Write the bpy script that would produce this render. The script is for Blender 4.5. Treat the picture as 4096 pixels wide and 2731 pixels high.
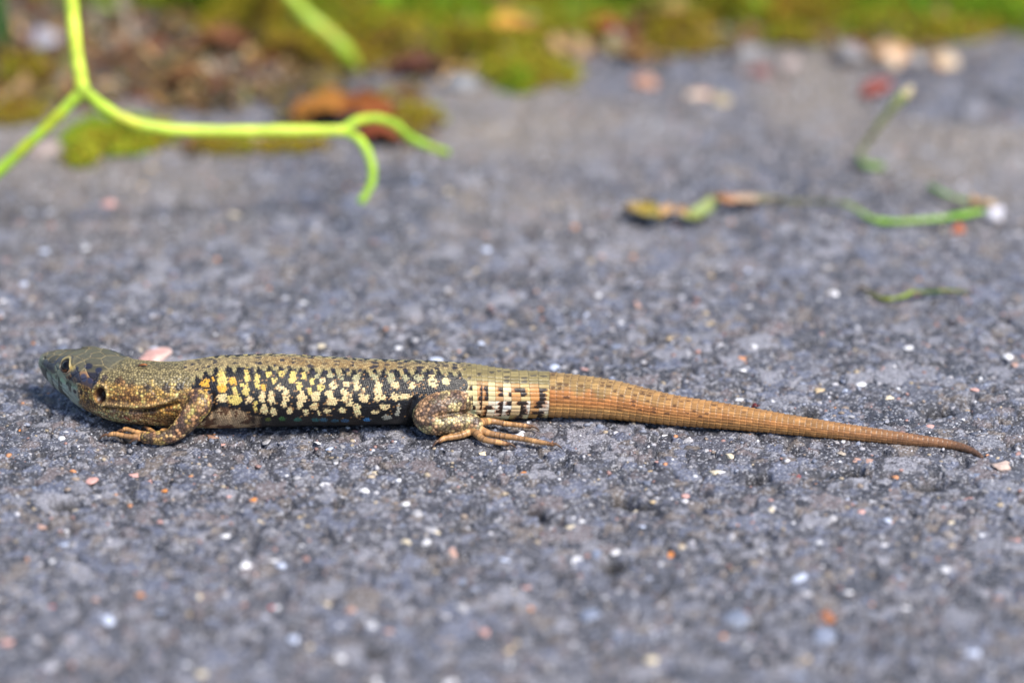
import bpy, bmesh, math, random
import numpy as np
from mathutils import Vector
from mathutils.bvhtree import BVHTree

# ------------------------------------------------------------------ scene basics
for o in list(bpy.data.objects):
    bpy.data.objects.remove(o)
scene = bpy.context.scene
col = scene.collection
MM = 0.001                                   # everything below is thought out in millimetres
random.seed(7)
RNG = np.random.default_rng(7)

# ------------------------------------------------------------------ camera
W_PX, H_PX = 4096.0, 2731.0
LENS, SENSOR = 90.0, 23.5
FPX = LENS / SENSOR * W_PX
PITCH = math.radians(26.0)
DEPTH = FPX / 28.0                           # the lizard lies where 28 photo pixels make a millimetre
GROUND_ROW = 1750.0
FWD = np.array([0, math.cos(PITCH), -math.sin(PITCH)])
UPV = np.array([0, math.sin(PITCH), math.cos(PITCH)])
RGT = np.array([1.0, 0, 0])
CAM = -DEPTH * (FWD - (GROUND_ROW - H_PX / 2) / FPX * UPV)
cam_data = bpy.data.cameras.new('camera')
cam = bpy.data.objects.new('camera', cam_data)
col.objects.link(cam)
cam.location = Vector(CAM * MM)
cam.rotation_euler = (math.pi / 2 - PITCH, 0, 0)
cam_data.sensor_width = SENSOR
cam_data.lens = LENS
cam_data.clip_start = 0.01
cam_data.clip_end = 200.0
cam_data.dof.use_dof = True
cam_data.dof.focus_distance = (DEPTH + 0.5) * MM
cam_data.dof.aperture_fstop = 5.2
scene.camera = cam

# ------------------------------------------------------------------ light
SUN_EL, SUN_AZ = math.radians(58), math.radians(128)     # azimuth clockwise from +Y
world = bpy.data.worlds.new('World')
scene.world = world
world.use_nodes = True
wn = world.node_tree.nodes
sky = wn.new('ShaderNodeTexSky')
sky.sky_type = 'NISHITA'
sky.sun_disc = False
sky.sun_elevation = SUN_EL
sky.sun_rotation = SUN_AZ
world.node_tree.links.new(sky.outputs[0], wn['Background'].inputs['Color'])
wn['Background'].inputs['Strength'].default_value = 0.125
sun_data = bpy.data.lights.new('sun', 'SUN')
sun_data.energy = 3.6
sun_data.angle = math.radians(16)
sun_data.color = (1.0, 0.93, 0.82)
sun = bpy.data.objects.new('sun', sun_data)
col.objects.link(sun)
sd = Vector((math.sin(SUN_AZ) * math.cos(SUN_EL), math.cos(SUN_AZ) * math.cos(SUN_EL), math.sin(SUN_EL)))
sun.rotation_euler = sd.to_track_quat('Z', 'Y').to_euler()
sun.location = sd * 3
vs = scene.view_settings
vs.view_transform = 'Standard'
vs.look = 'None'
vs.gamma = 1.0
vs.use_curve_mapping = False
vs.exposure = 0.56

# ------------------------------------------------------------------ pixel -> place
def ray(px, py):
    d = FWD + (px - W_PX / 2) / FPX * RGT - (py - H_PX / 2) / FPX * UPV
    return d
def at_z(px, py, z=0.0):
    d = ray(px, py)
    return CAM + d * ((z - CAM[2]) / d[2])
def at_y(px, py, y):
    d = ray(px, py)
    return CAM + d * ((y - CAM[1]) / d[1])
def at_depth(px, py, dep):
    return CAM + ray(px, py) * dep

# ------------------------------------------------------------------ numpy noise
def hash_u(a, b, c, seed):
    a = a.astype(np.int64); b = b.astype(np.int64); c = c.astype(np.int64)
    h = (a * 374761393 + b * 668265263 + c * 2147483647 + seed * 974634777) & 0xFFFFFFFF
    h = ((h ^ (h >> 13)) * 1274126177) & 0xFFFFFFFF
    h = ((h ^ (h >> 16)) * 2246822519) & 0xFFFFFFFF
    h = h ^ (h >> 15)
    return (h & 0xFFFFFF) / float(0x1000000)
def vnoise(P, size, seed=0):
    Q = P / size
    i = np.floor(Q).astype(np.int64); f = Q - i
    f = f * f * (3 - 2 * f)
    out = 0
    for dx in (0, 1):
        for dy in (0, 1):
            for dz in (0, 1):
                w = (f[:, 0] if dx else 1 - f[:, 0]) * (f[:, 1] if dy else 1 - f[:, 1]) * (f[:, 2] if dz else 1 - f[:, 2])
                out = out + w * hash_u(i[:, 0] + dx, i[:, 1] + dy, i[:, 2] + dz, seed)
    return out
def voronoi(P, size, seed=0, jitter=0.85, dims=3):
    """F1, F2, centre and id of the nearest jittered lattice point"""
    Q = P / size
    i = np.floor(Q).astype(np.int64)
    n = len(P)
    f1 = np.full(n, 9.0); f2 = np.full(n, 9.0); ctr = np.zeros((n, 3)); cid = np.zeros(n)
    for dx in (-1, 0, 1):
        for dy in (-1, 0, 1):
            for dz in ((-1, 0, 1) if dims == 3 else (0,)):
                a, b, c = i[:, 0] + dx, i[:, 1] + dy, i[:, 2] + dz
                p = np.stack([a + .5 + jitter * (hash_u(a, b, c, seed) - .5),
                              b + .5 + jitter * (hash_u(a, b, c, seed + 1) - .5),
                              (c + .5 + jitter * (hash_u(a, b, c, seed + 2) - .5)) if dims == 3 else Q[:, 2]], 1)
                d = np.sqrt(((p - Q) ** 2).sum(1))
                m = d < f1
                f2 = np.where(m, f1, np.minimum(f2, d))
                f1 = np.where(m, d, f1)
                ctr[m] = p[m]
                cid[m] = hash_u(a, b, c, seed + 5)[m]
    return f1 * size, f2 * size, ctr * size, cid
def smooth(e0, e1, x):
    t = np.clip((x - e0) / (e1 - e0), 0, 1)
    return t * t * (3 - 2 * t)
def lin(rgb):
    c = np.asarray(rgb, float) / 255.0
    return np.where(c <= 0.04045, c / 12.92, ((c + 0.055) / 1.055) ** 2.4)
def mixc(a, b, t):
    t = np.asarray(t)[..., None]
    return a * (1 - t) + b * t
def pchip(x, y, xi):
    x = np.asarray(x, float); y = np.asarray(y, float)
    if y.ndim > 1:
        return np.stack([pchip(x, y[:, k], xi) for k in range(y.shape[1])], 1)
    h = np.diff(x); d = np.diff(y) / h
    m = np.zeros_like(y)
    m[0], m[-1] = d[0], d[-1]
    for k in range(1, len(x) - 1):
        if d[k - 1] * d[k] > 0:
            w1, w2 = 2 * h[k] + h[k - 1], h[k] + 2 * h[k - 1]
            m[k] = (w1 + w2) / (w1 / d[k - 1] + w2 / d[k])
    j = np.clip(np.searchsorted(x, xi) - 1, 0, len(x) - 2)
    t = (xi - x[j]) / h[j]
    return ((1 + 2 * t) * (1 - t) ** 2 * y[j] + t * (1 - t) ** 2 * h[j] * m[j]
            + t * t * (3 - 2 * t) * y[j + 1] + t * t * (t - 1) * h[j] * m[j + 1])
def catmull(pts, n):
    """n points along a smooth open curve through rows of pts (any number of columns)"""
    P = np.asarray(pts, float)
    P = np.vstack([2 * P[0] - P[1], P, 2 * P[-1] - P[-2]])
    out = []
    for t in np.linspace(0, len(P) - 3 - 1e-6, n):
        k = int(t); u = t - k
        a, b, c, d = P[k], P[k + 1], P[k + 2], P[k + 3]
        out.append(.5 * (2 * b + (c - a) * u + (2 * a - 5 * b + 4 * c - d) * u * u + (3 * b - 3 * c + d - a) * u ** 3))
    return np.array(out)

# ------------------------------------------------------------------ mesh helpers
def mesh_from(name, V, F, colors=None, smooth_shade=True, mat=None):
    me = bpy.data.meshes.new(name)
    V = np.asarray(V, float) * MM
    me.from_pydata(V.tolist() if len(V) < 20000 else [tuple(v) for v in V], [], F if isinstance(F, list) else F.tolist())
    if colors is not None:
        a = me.color_attributes.new('Col', 'FLOAT_COLOR', 'POINT')
        c = np.ones((len(V), 4), np.float32); c[:, :3] = colors
        a.data.foreach_set('color', c.ravel())
    me.polygons.foreach_set('use_smooth', [smooth_shade] * len(me.polygons))
    if mat: me.materials.append(mat)
    me.update()
    return me
def link(name, data, parent=None, loc=None):
    o = bpy.data.objects.new(name, data)
    col.objects.link(o)
    if parent: o.parent = parent
    if loc is not None: o.location = Vector(np.asarray(loc) * MM)
    return o
def tag(o, label, cat, group=None):
    o['label'] = label; o['category'] = cat
    if group: o['group'] = group
    return o
def empty(name, loc):
    o = link(name, None, None, loc)
    o.empty_display_size = 0.005
    return o
def tube(path, radii, sides=10, flat=1.0, caps=True):
    """swept tube; radii per point; flat squashes it along the frame's second axis"""
    P = np.asarray(path, float); n = len(P)
    T = np.gradient(P, axis=0); T /= np.linalg.norm(T, axis=1)[:, None] + 1e-9
    ref = np.array([0, 0, 1.0])
    if abs(T[0] @ ref) > .9: ref = np.array([0, 1.0, 0])
    N = np.cross(T[0], ref); N /= np.linalg.norm(N)
    V = []
    for k in range(n):
        N = N - T[k] * (N @ T[k]); N /= np.linalg.norm(N)
        B = np.cross(T[k], N)
        for j in range(sides):
            a = 2 * math.pi * j / sides
            V.append(P[k] + radii[k] * (math.cos(a) * N + flat * math.sin(a) * B))
    F = []
    for k in range(n - 1):
        for j in range(sides):
            j2 = (j + 1) % sides
            F.append((k * sides + j, k * sides + j2, (k + 1) * sides + j2, (k + 1) * sides + j))
    if caps:
        F.append(tuple(range(sides - 1, -1, -1)))
        F.append(tuple((n - 1) * sides + j for j in range(sides)))
    return np.array(V), F
def ico(sub=1):
    bm = bmesh.new()
    bmesh.ops.create_icosphere(bm, subdivisions=sub, radius=1.0)
    V = np.array([v.co[:] for v in bm.verts]); F = np.array([[v.index for v in f.verts] for f in bm.faces])
    bm.free()
    return V, F
ICO1, ICO1F = ico(1)
ICO2, ICO2F = ico(2)
ICO3, ICO3F = ico(3)

# ------------------------------------------------------------------ materials
def principled(name):
    m = bpy.data.materials.new(name); m.use_nodes = True
    nt = m.node_tree
    return m, nt, nt.nodes['Principled BSDF']
def N(nt, kind, **kw):
    n = nt.nodes.new(kind)
    for k, v in kw.items():
        if k in n.inputs.keys(): n.inputs[k].default_value = v
        else: setattr(n, k, v)
    return n
def vcol_material(name, rough=.6, spec=.5, grain=.0, grain_size=2000., bump=0., bump_size=3000., coat=0., trans=0.):
    """colour from the mesh's own colour layer, with fine procedural grain and relief"""
    m, nt, b = principled(name)
    at = N(nt, 'ShaderNodeAttribute', attribute_name='Col')
    tc = N(nt, 'ShaderNodeTexCoord')
    src = at.outputs['Color']
    if grain:
        no = N(nt, 'ShaderNodeTexNoise', Scale=grain_size, Detail=4.0, Roughness=.65)
        nt.links.new(tc.outputs['Object'], no.inputs['Vector'])
        mr = N(nt, 'ShaderNodeMapRange')
        mr.inputs['From Min'].default_value = .3; mr.inputs['From Max'].default_value = .7
        mr.inputs['To Min'].default_value = 1 - grain; mr.inputs['To Max'].default_value = 1 + grain
        nt.links.new(no.outputs['Fac'], mr.inputs['Value'])
        mx = N(nt, 'ShaderNodeVectorMath', operation='SCALE')
        nt.links.new(src, mx.inputs[0]); nt.links.new(mr.outputs[0], mx.inputs['Scale'])
        src = mx.outputs[0]
    nt.links.new(src, b.inputs['Base Color'])
    b.inputs['Roughness'].default_value = rough
    b.inputs['Specular IOR Level'].default_value = spec
    b.inputs['Coat Weight'].default_value = coat
    b.inputs['Coat Roughness'].default_value = .05
    if trans:
        b.inputs['Transmission Weight'].default_value = 0
        b.inputs['Subsurface Weight'].default_value = trans
        b.inputs['Subsurface Radius'].default_value = (.6, 1., .3)
        b.inputs['Subsurface Scale'].default_value = .0015
    if bump:
        no = N(nt, 'ShaderNodeTexNoise', Scale=bump_size, Detail=3.0)
        nt.links.new(tc.outputs['Object'], no.inputs['Vector'])
        bp = N(nt, 'ShaderNodeBump', Strength=bump, Distance=.0001)
        nt.links.new(no.outputs['Fac'], bp.inputs['Height'])
        nt.links.new(bp.outputs[0], b.inputs['Normal'])
    return m
def asphalt_material():
    """binder and embedded sand: colour layer gives stones and soil, nodes give fine speckle, sparkle and tooth"""
    m, nt, b = principled('asphalt_and_soil')
    at = N(nt, 'ShaderNodeAttribute', attribute_name='Col')
    tc = N(nt, 'ShaderNodeTexCoord')
    v = N(nt, 'ShaderNodeTexVoronoi', Scale=3600.0, Randomness=1.0)
    nt.links.new(tc.outputs['Object'], v.inputs['Vector'])
    sep = N(nt, 'ShaderNodeSeparateColor')
    nt.links.new(v.outputs['Color'], sep.inputs[0])
    # a grain in five is pale quartz, others shade the binder
    r1 = N(nt, 'ShaderNodeMapRange'); r1.inputs['From Min'].default_value = .86; r1.inputs['From Max'].default_value = .9
    nt.links.new(sep.outputs[0], r1.inputs['Value'])
    r2 = N(nt, 'ShaderNodeMapRange'); r2.inputs['To Min'].default_value = .55; r2.inputs['To Max'].default_value = 1.4
    nt.links.new(sep.outputs[1], r2.inputs['Value'])
    sc = N(nt, 'ShaderNodeVectorMath', operation='SCALE')
    nt.links.new(at.outputs['Color'], sc.inputs[0]); nt.links.new(r2.outputs[0], sc.inputs['Scale'])
    hv = N(nt, 'ShaderNodeMath', operation='MULTIPLY'); hv.inputs[1].default_value = .75
    al = N(nt, 'ShaderNodeMath', operation='MULTIPLY')
    nt.links.new(r1.outputs[0], hv.inputs[0]); nt.links.new(hv.outputs[0], al.inputs[0]); nt.links.new(at.outputs['Alpha'], al.inputs[1])
    mx = N(nt, 'ShaderNodeMix', data_type='RGBA')
    nt.links.new(al.outputs[0], mx.inputs['Factor']); nt.links.new(sc.outputs[0], mx.inputs['A'])
    mx.inputs['B'].default_value = (.42, .42, .46, 1)
    nt.links.new(mx.outputs['Result'], b.inputs['Base Color'])
    r3 = N(nt, 'ShaderNodeMapRange'); r3.inputs['To Min'].default_value = .35; r3.inputs['To Max'].default_value = .8
    nt.links.new(sep.outputs[2], r3.inputs['Value']); nt.links.new(r3.outputs[0], b.inputs['Roughness'])
    b.inputs['Specular IOR Level'].default_value = .5
    no = N(nt, 'ShaderNodeTexNoise', Scale=2600.0, Detail=5.0, Roughness=.7)
    nt.links.new(tc.outputs['Object'], no.inputs['Vector'])
    ad = N(nt, 'ShaderNodeMath', operation='SUBTRACT')
    nt.links.new(no.outputs['Fac'], ad.inputs[0]); nt.links.new(v.outputs['Distance'], ad.inputs[1])
    bp = N(nt, 'ShaderNodeBump', Strength=.9, Distance=.00016)
    nt.links.new(ad.outputs[0], bp.inputs['Height']); nt.links.new(bp.outputs[0], b.inputs['Normal'])
    return m
MAT_GROUND = asphalt_material()
MAT_STONE = vcol_material('stone_chips', rough=.5, grain=.3, grain_size=2500., bump=.6, bump_size=3500.)
MAT_SKIN = vcol_material('lizard_skin', rough=.38, spec=.5, grain=.12, grain_size=5000., bump=.25, bump_size=7000.)
MAT_EYE = vcol_material('lizard_eye', rough=.12, spec=.3, coat=.12)
MAT_CLAW = vcol_material('claw_horn', rough=.35, spec=.5, grain=.2, grain_size=3000.)
MAT_PLANT = vcol_material('living_plant', rough=.45, spec=.45, grain=.15, grain_size=600., trans=.25)
MAT_DRY = vcol_material('withered_plant', rough=.8, spec=.2, grain=.25, grain_size=900., bump=.5, bump_size=1500.)
MAT_MOSS = vcol_material('moss_leaf', rough=.7, spec=.25)

# ================================================================== GROUND
def axis_coords(segs, far):
    """ascending coordinates: segs = [(start, end, step), ...], then growing steps out to +-far"""
    c = []
    for a, b, s in segs:
        c.extend(np.arange(a, b - 1e-6, s))
    c.append(segs[-1][1])
    lo, hi, st = [], [], 3.0
    p, q, s = c[0], c[-1], st
    while q < far:
        p -= s; q += s; s *= 1.45
        lo.append(p); hi.append(q)
    return np.array(lo[::-1] + c + hi)
PITS = [(2480, 1990, 26, 1.1), (3035, 1912, 22, 1.2), (3418, 1882, 24, 1.0), (2560, 2004, 30, .5), (2130, 2036, 22, .7),
        (1150, 2050, 20, .7), (3230, 1650, 26, .6), (3760, 1640, 26, .6), (1340, 2000, 14, .5), (520, 1740, 20, .5),
        (260, 2010, 30, .6), (3720, 1930, 34, .8), (2450, 2250, 30, .7), (700, 2300, 18, .5), (1500, 2600, 20, .6), (3000, 2500, 22, .5)]
pit_pos = [(at_z(px, py), r / 15.0, d * 2.6) for px, py, r, d in PITS]
def edge_y(x):
    return (146 + 16 * smooth(5, 60, x) + 5 * np.sin(x * .06 + 1.) + 3 * np.sin(x * .17) - 16 * smooth(-20, -70, x))
def ground_height(P, fine=True):
    x, y = P[:, 0], P[:, 1]
    Q = P.copy(); Q[:, 2] = 0
    warp = np.stack([vnoise(Q, 1.1, 21) - .5, vnoise(Q, 1.1, 22) - .5, 0 * x], 1) * 1.3
    Qw = Q + warp
    f1, f2, _, cid = voronoi(Qw, 1.9, 31, .95, 2)
    g1, g2, _, gid = voronoi(Qw, .85, 37, .95, 2)
    b1, b2, _, bid = voronoi(Q + warp * 1.6, 4.4, 33, .95, 2)
    big = smooth(.35, .75, b2 - b1) * (bid > .74)
    st = smooth(0.0, .35, f2 - f1) * (cid > .45) * (1 - big)
    cid = np.where(big > .3, bid, cid); st = np.maximum(st, big)
    sg = smooth(0.0, .22, g2 - g1) * (gid > .35)
    z = -.36 + .24 * st + .16 * sg * (1 - .5 * st) + .13 * (vnoise(Q, .5, 3) - .5) + .5 * (vnoise(Q, 9., 5) - .5) + .3 * (vnoise(Q, 30., 6) - .5)
    z = z - .85 * smooth(.6, .78, vnoise(Q, 2.2, 8)) * (1 - st)
    for p, r, d in pit_pos:
        dd = np.sqrt(((x - p[0]) / 1.3) ** 2 + (y - p[1]) ** 2)
        z = z - d * (1 - smooth(.4 * r, 1.25 * r, dd + .5 * (vnoise(Q, .6, 12) - .5)))
    # soil beyond the broken edge of the asphalt
    e = y - (edge_y(x) + 9 * (vnoise(Q, 7., 9) - .5))
    soil = smooth(-4, 3, e)
    crack = np.exp(-((e + 1) / 3.) ** 2) * (.4 + vnoise(Q, 14., 14))
    z = z - 2.2 * crack + soil * (-1.0 + 3.5 * (vnoise(Q, 11., 10) - .4) + 1.6 * (vnoise(Q, 3., 11) - .5) + .03 * np.clip(e, 0, 300))
    return np.minimum(z, .12 + soil * 30), st, cid, sg, gid, soil, Q
gx = axis_coords([(-150, -82, 1.1), (-82, 82, .235), (82, 150, 1.1)], 40000)
gy = axis_coords([(-110, -36, .62), (-36, 40, .29), (40, 72, .5), (72, 200, .95), (200, 300, 2.0)], 60000)
GX, GY = np.meshgrid(gx, gy)
gp = np.stack([GX.ravel(), GY.ravel(), 0 * GX.ravel()], 1)
gz, st, cid, sg, gid, soil, Q0 = ground_height(gp)
far = smooth(150, 400, np.maximum(abs(gp[:, 0]), abs(gp[:, 1] - 60)))
gp[:, 2] = gz * (1 - far) - .5 * far
binder = lin((56, 57, 64)); binder2 = lin((86, 86, 94))
c = mixc(np.tile(binder, (len(gp), 1)), binder2, vnoise(Q0, 5., 41))
PAL = lin(np.array([(112, 116, 134), (92, 94, 106), (130, 130, 140), (80, 80, 88), (122, 112, 106), (102, 107, 126), (146, 145, 154), (64, 66, 76), (120, 110, 112), (54, 55, 64)]))
pick = (cid * 977 % 1 * len(PAL)).astype(int)
pick2 = (gid * 773 % 1 * len(PAL)).astype(int)
c = mixc(c, PAL[pick2], .75 * sg)
c = mixc(c, PAL[pick], .8 * st)
soilc = mixc(np.tile(lin((62, 54, 46)), (len(gp), 1)), lin((108, 88, 70)), smooth(.35, .7, vnoise(Q0, 4., 43)))
soilc = mixc(soilc, lin((92, 84, 80)), .8 * smooth(.5, .62, vnoise(Q0, 9., 44)))
c = mixc(c, soilc, soil)
dust = .6 * smooth(.35, .7, vnoise(Q0, 26., 46)) * smooth(45, 120, gp[:, 1])
tanp = at_z(2150, 520)
dust = np.maximum(dust, .75 * np.exp(-((gp[:, 0] - tanp[0]) / 26) ** 2 - ((gp[:, 1] - tanp[1]) / 14) ** 2) * (.5 + .8 * vnoise(Q0, 6., 47)))
c = mixc(c, lin((146, 134, 120)), np.clip(dust, 0, 1) * (1 - soil))
# shade inside the pits, painted in as a near-black bitumen colour
pit_shade = np.zeros(len(gp))
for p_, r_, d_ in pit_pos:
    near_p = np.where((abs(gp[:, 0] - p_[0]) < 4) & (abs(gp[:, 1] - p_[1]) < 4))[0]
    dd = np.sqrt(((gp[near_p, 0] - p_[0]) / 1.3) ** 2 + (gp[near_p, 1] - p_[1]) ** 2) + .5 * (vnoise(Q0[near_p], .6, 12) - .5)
    pit_shade[near_p] = np.maximum(pit_shade[near_p], 1 - smooth(.5 * r_, 1.15 * r_, dd))
c = mixc(c, lin((30, 29, 32)), .9 * pit_shade)
ny, nx = GX.shape
idx = np.arange(ny * nx).reshape(ny, nx)
quads = np.stack([idx[:-1, :-1], idx[:-1, 1:], idx[1:, 1:], idx[1:, :-1]], -1).reshape(-1, 4)
def big_mesh(name, V, F, colors, alpha=None, mat=None):
    """fast mesh building for large quad/triangle arrays"""
    me = bpy.data.meshes.new(name)
    k = F.shape[1]
    me.vertices.add(len(V)); me.loops.add(F.size); me.polygons.add(len(F))
    me.vertices.foreach_set('co', (np.asarray(V, np.float32) * MM).ravel())
    me.loops.foreach_set('vertex_index', F.astype(np.int32).ravel())
    me.polygons.foreach_set('loop_start', np.arange(0, F.size, k, dtype=np.int32))
    me.polygons.foreach_set('loop_total', np.full(len(F), k, np.int32))
    me.update(calc_edges=True)
    me.polygons.foreach_set('use_smooth', np.ones(len(F), bool))
    a = me.color_attributes.new('Col', 'FLOAT_COLOR', 'POINT')
    cc = np.ones((len(V), 4), np.float32); cc[:, :3] = colors
    if alpha is not None: cc[:, 3] = alpha
    a.data.foreach_set('color', cc.ravel())
    if mat: me.materials.append(mat)
    me.validate()
    return me
ground = link('asphalt_ground', big_mesh('asphalt_ground', gp, quads, c, (1 - .8 * soil) * (1 - pit_shade), MAT_GROUND))
ground['kind'] = 'structure'
ground['label'] = 'weathered grey asphalt with embedded stone chips, giving way to mossy soil'
def gz_at(x, y):
    return float(ground_height(np.array([[x, y, 0.0]]))[0][0])

# ---- stone chips embedded in the asphalt: the large ones one by one, the rest as one part
CHIP_PAL = lin(np.array([(150, 154, 170), (120, 124, 140), (172, 170, 176), (100, 98, 104), (150, 134, 122), (134, 140, 158), (196, 194, 200),
                         (164, 128, 122), (90, 94, 108), (140, 138, 142), (176, 160, 138), (112, 112, 122)]))
WHITE, PINK, ORANGE, CREAM, BLUEW, RED, BROWN, GREYB = (226, 224, 228), (206, 160, 152), (214, 138, 74), (216, 202, 176), (196, 204, 226), (150, 74, 62), (126, 78, 54), (128, 136, 156)
def chip_shape(seed, V=ICO1, squash=.5):
    r = np.random.default_rng(seed)
    d = V.copy()
    for _ in range(8):                                    # cut facets off a ball
        nrm = r.normal(size=3); nrm /= np.linalg.norm(nrm)
        lim = r.uniform(.4, .8)
        s = d @ nrm
        d = d - np.outer(np.clip(s - lim, 0, None), nrm)
    d = d * (1 + .12 * r.normal(size=(len(d), 1)))
    d[:, 2] *= squash
    return d
SHAPES = [chip_shape(100 + k, ICO2) for k in range(10)]
stone_mesh_cache = {}
def stone_mesh(shape_i, color):
    key = (shape_i, tuple(color))
    if key not in stone_mesh_cache:
        stone_mesh_cache[key] = mesh_from('stone', SHAPES[shape_i], ICO2F, np.tile(lin(color), (len(ICO2), 1)), True, MAT_STONE)
    return stone_mesh_cache[key]
def put_stone(x, y, rx, ry, color, rise=.25, rot=None):
    """one chip; origin of the shared unit mesh scaled to millimetres"""
    z = gz_at(x, y)
    o = bpy.data.objects.new('stone', stone_mesh(random.randrange(10), color))
    col.objects.link(o); o.parent = ground
    hz = .55 * (rx + ry) / 2
    o.location = Vector((x, y, z + rise * hz * .8 - hz * .25)) * MM
    o.scale = (rx, ry, hz)
    o.rotation_euler = (random.uniform(-.25, .25), random.uniform(-.25, .25), random.uniform(-.3, .3) if rot is None else rot)
    return o
# salient chips seen in the photograph: pixel, half width in pixels, colour
SALIENT = [(435, 813, 50, PINK), (206, 845, 24, WHITE), (174, 998, 28, BLUEW), (931, 853, 26, CREAM), (1668, 723, 34, BLUEW), (1794, 745, 30, CREAM),
           (1942, 998, 24, BLUEW), (2555, 1132, 24, BLUEW), (3335, 1172, 27, WHITE), (3248, 1286, 26, CREAM), (2748, 1506, 22, ORANGE), (2473, 1376, 38, GREYB),
           (3440, 1541, 26, WHITE), (305, 2011, 26, CREAM), (375, 1912, 30, PINK), (3213, 2302, 46, BLUEW), (3391, 2363, 26, WHITE), (1358, 2626, 40, WHITE),
           (204, 2421, 26, (204, 132, 126)), (2690, 2186, 28, ORANGE), (1742, 2120, 26, CREAM), (2017, 2233, 30, BLUEW), (3884, 1985, 34, PINK),
           (3309, 2447, 44, (150, 96, 66)), (4005, 1864, 50, (196, 172, 160)), (4075, 2156, 30, PINK), (262, 2176, 32, BLUEW),
           (2350, 2456, 60, GREYB), (2960, 2473, 64, (120, 128, 146)), (3300, 2556, 70, GREYB), (1500, 1880, 24, CREAM), (1270, 1766, 20, WHITE), (1930, 1803, 20, CREAM),
           (2070, 1738, 26, WHITE), (845, 1746, 30, (150, 116, 100)), (2925, 1814, 30, CREAM), (3365, 1808, 26, (176, 164, 150)), (3785, 2280, 26, WHITE),
           (1480, 2500, 30, (190, 190, 196)), (2100, 2340, 26, PINK), (640, 2080, 22, PINK), (900, 2140, 24, WHITE), (1130, 2250, 30, BLUEW), (1310, 2390, 26, CREAM),
           (1095, 2230, 26, WHITE), (1850, 2320, 24, GREYB), (2540, 2030, 22, CREAM), (2740, 1975, 22, PINK), (2880, 1880, 22, WHITE), (1620, 2010, 24, WHITE),
           (430, 2480, 30, BLUEW), (90, 2380, 30, GREYB), (1180, 2550, 30, BLUEW), (1090, 2420, 18, (190, 80, 60)), (3550, 2080, 24, BLUEW), (3620, 2420, 26, WHITE),
           (2600, 2640, 34, CREAM), (3900, 2600, 40, BLUEW), (3200, 2700, 36, GREYB), (800, 2690, 30, CREAM), (190, 2660, 40, (170, 168, 176)),
           (1010, 1990, 18, ORANGE), (660, 1952, 20, ORANGE), (2090, 1880, 16, ORANGE), (240, 1590, 9, ORANGE), (75, 1700, 13, ORANGE), (3195, 1900, 16, RED),
           (620, 1388, 26, BLUEW), (925, 1385, 26, BLUEW), (560, 1395, 16, CREAM), (1930, 1370, 24, BLUEW), (1740, 1432, 34, BLUEW), (2225, 1462, 30, BLUEW), (2335, 1470, 22, PINK),
           (2200, 1490, 20, BLUEW), (3020, 1390, 22, WHITE), (3640, 1390, 24, WHITE), (3900, 1560, 24, PINK), (2700, 1600, 24, WHITE), (2960, 1590, 26, WHITE),
           (3560, 1590, 24, CREAM), (3250, 1660, 30, WHITE), (3720, 1705, 24, PINK), (3380, 1560, 22, BLUEW), (2900, 1700, 20, (120, 40, 36))]
for px, py, r, colr in SALIENT:
    p = at_z(px, py, 0)
    s = np.linalg.norm(p - CAM) / FPX
    put_stone(p[0], p[1], r * s, r * s * random.uniform(.8, 1.25), colr, rise=.35)
NAMED_COLORS = [WHITE, BLUEW, CREAM, PINK, GREYB, (150, 150, 160), (170, 168, 172), (120, 118, 124), (186, 150, 136), (104, 110, 128), (200, 176, 140), (140, 132, 128)]
for k in range(300 - len(SALIENT)):
    px, py = random.uniform(-60, 4150), random.choice([random.uniform(1450, 2100), random.uniform(1750, 2731), random.uniform(600, 1450)])
    p = at_z(px, py, 0)
    r = random.uniform(.55, 1.15) if py < 2100 else random.uniform(.6, 1.3)
    put_stone(p[0], p[1], r, r * random.uniform(.7, 1.3), random.choice(NAMED_COLORS), rise=random.uniform(.1, .4))
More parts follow.
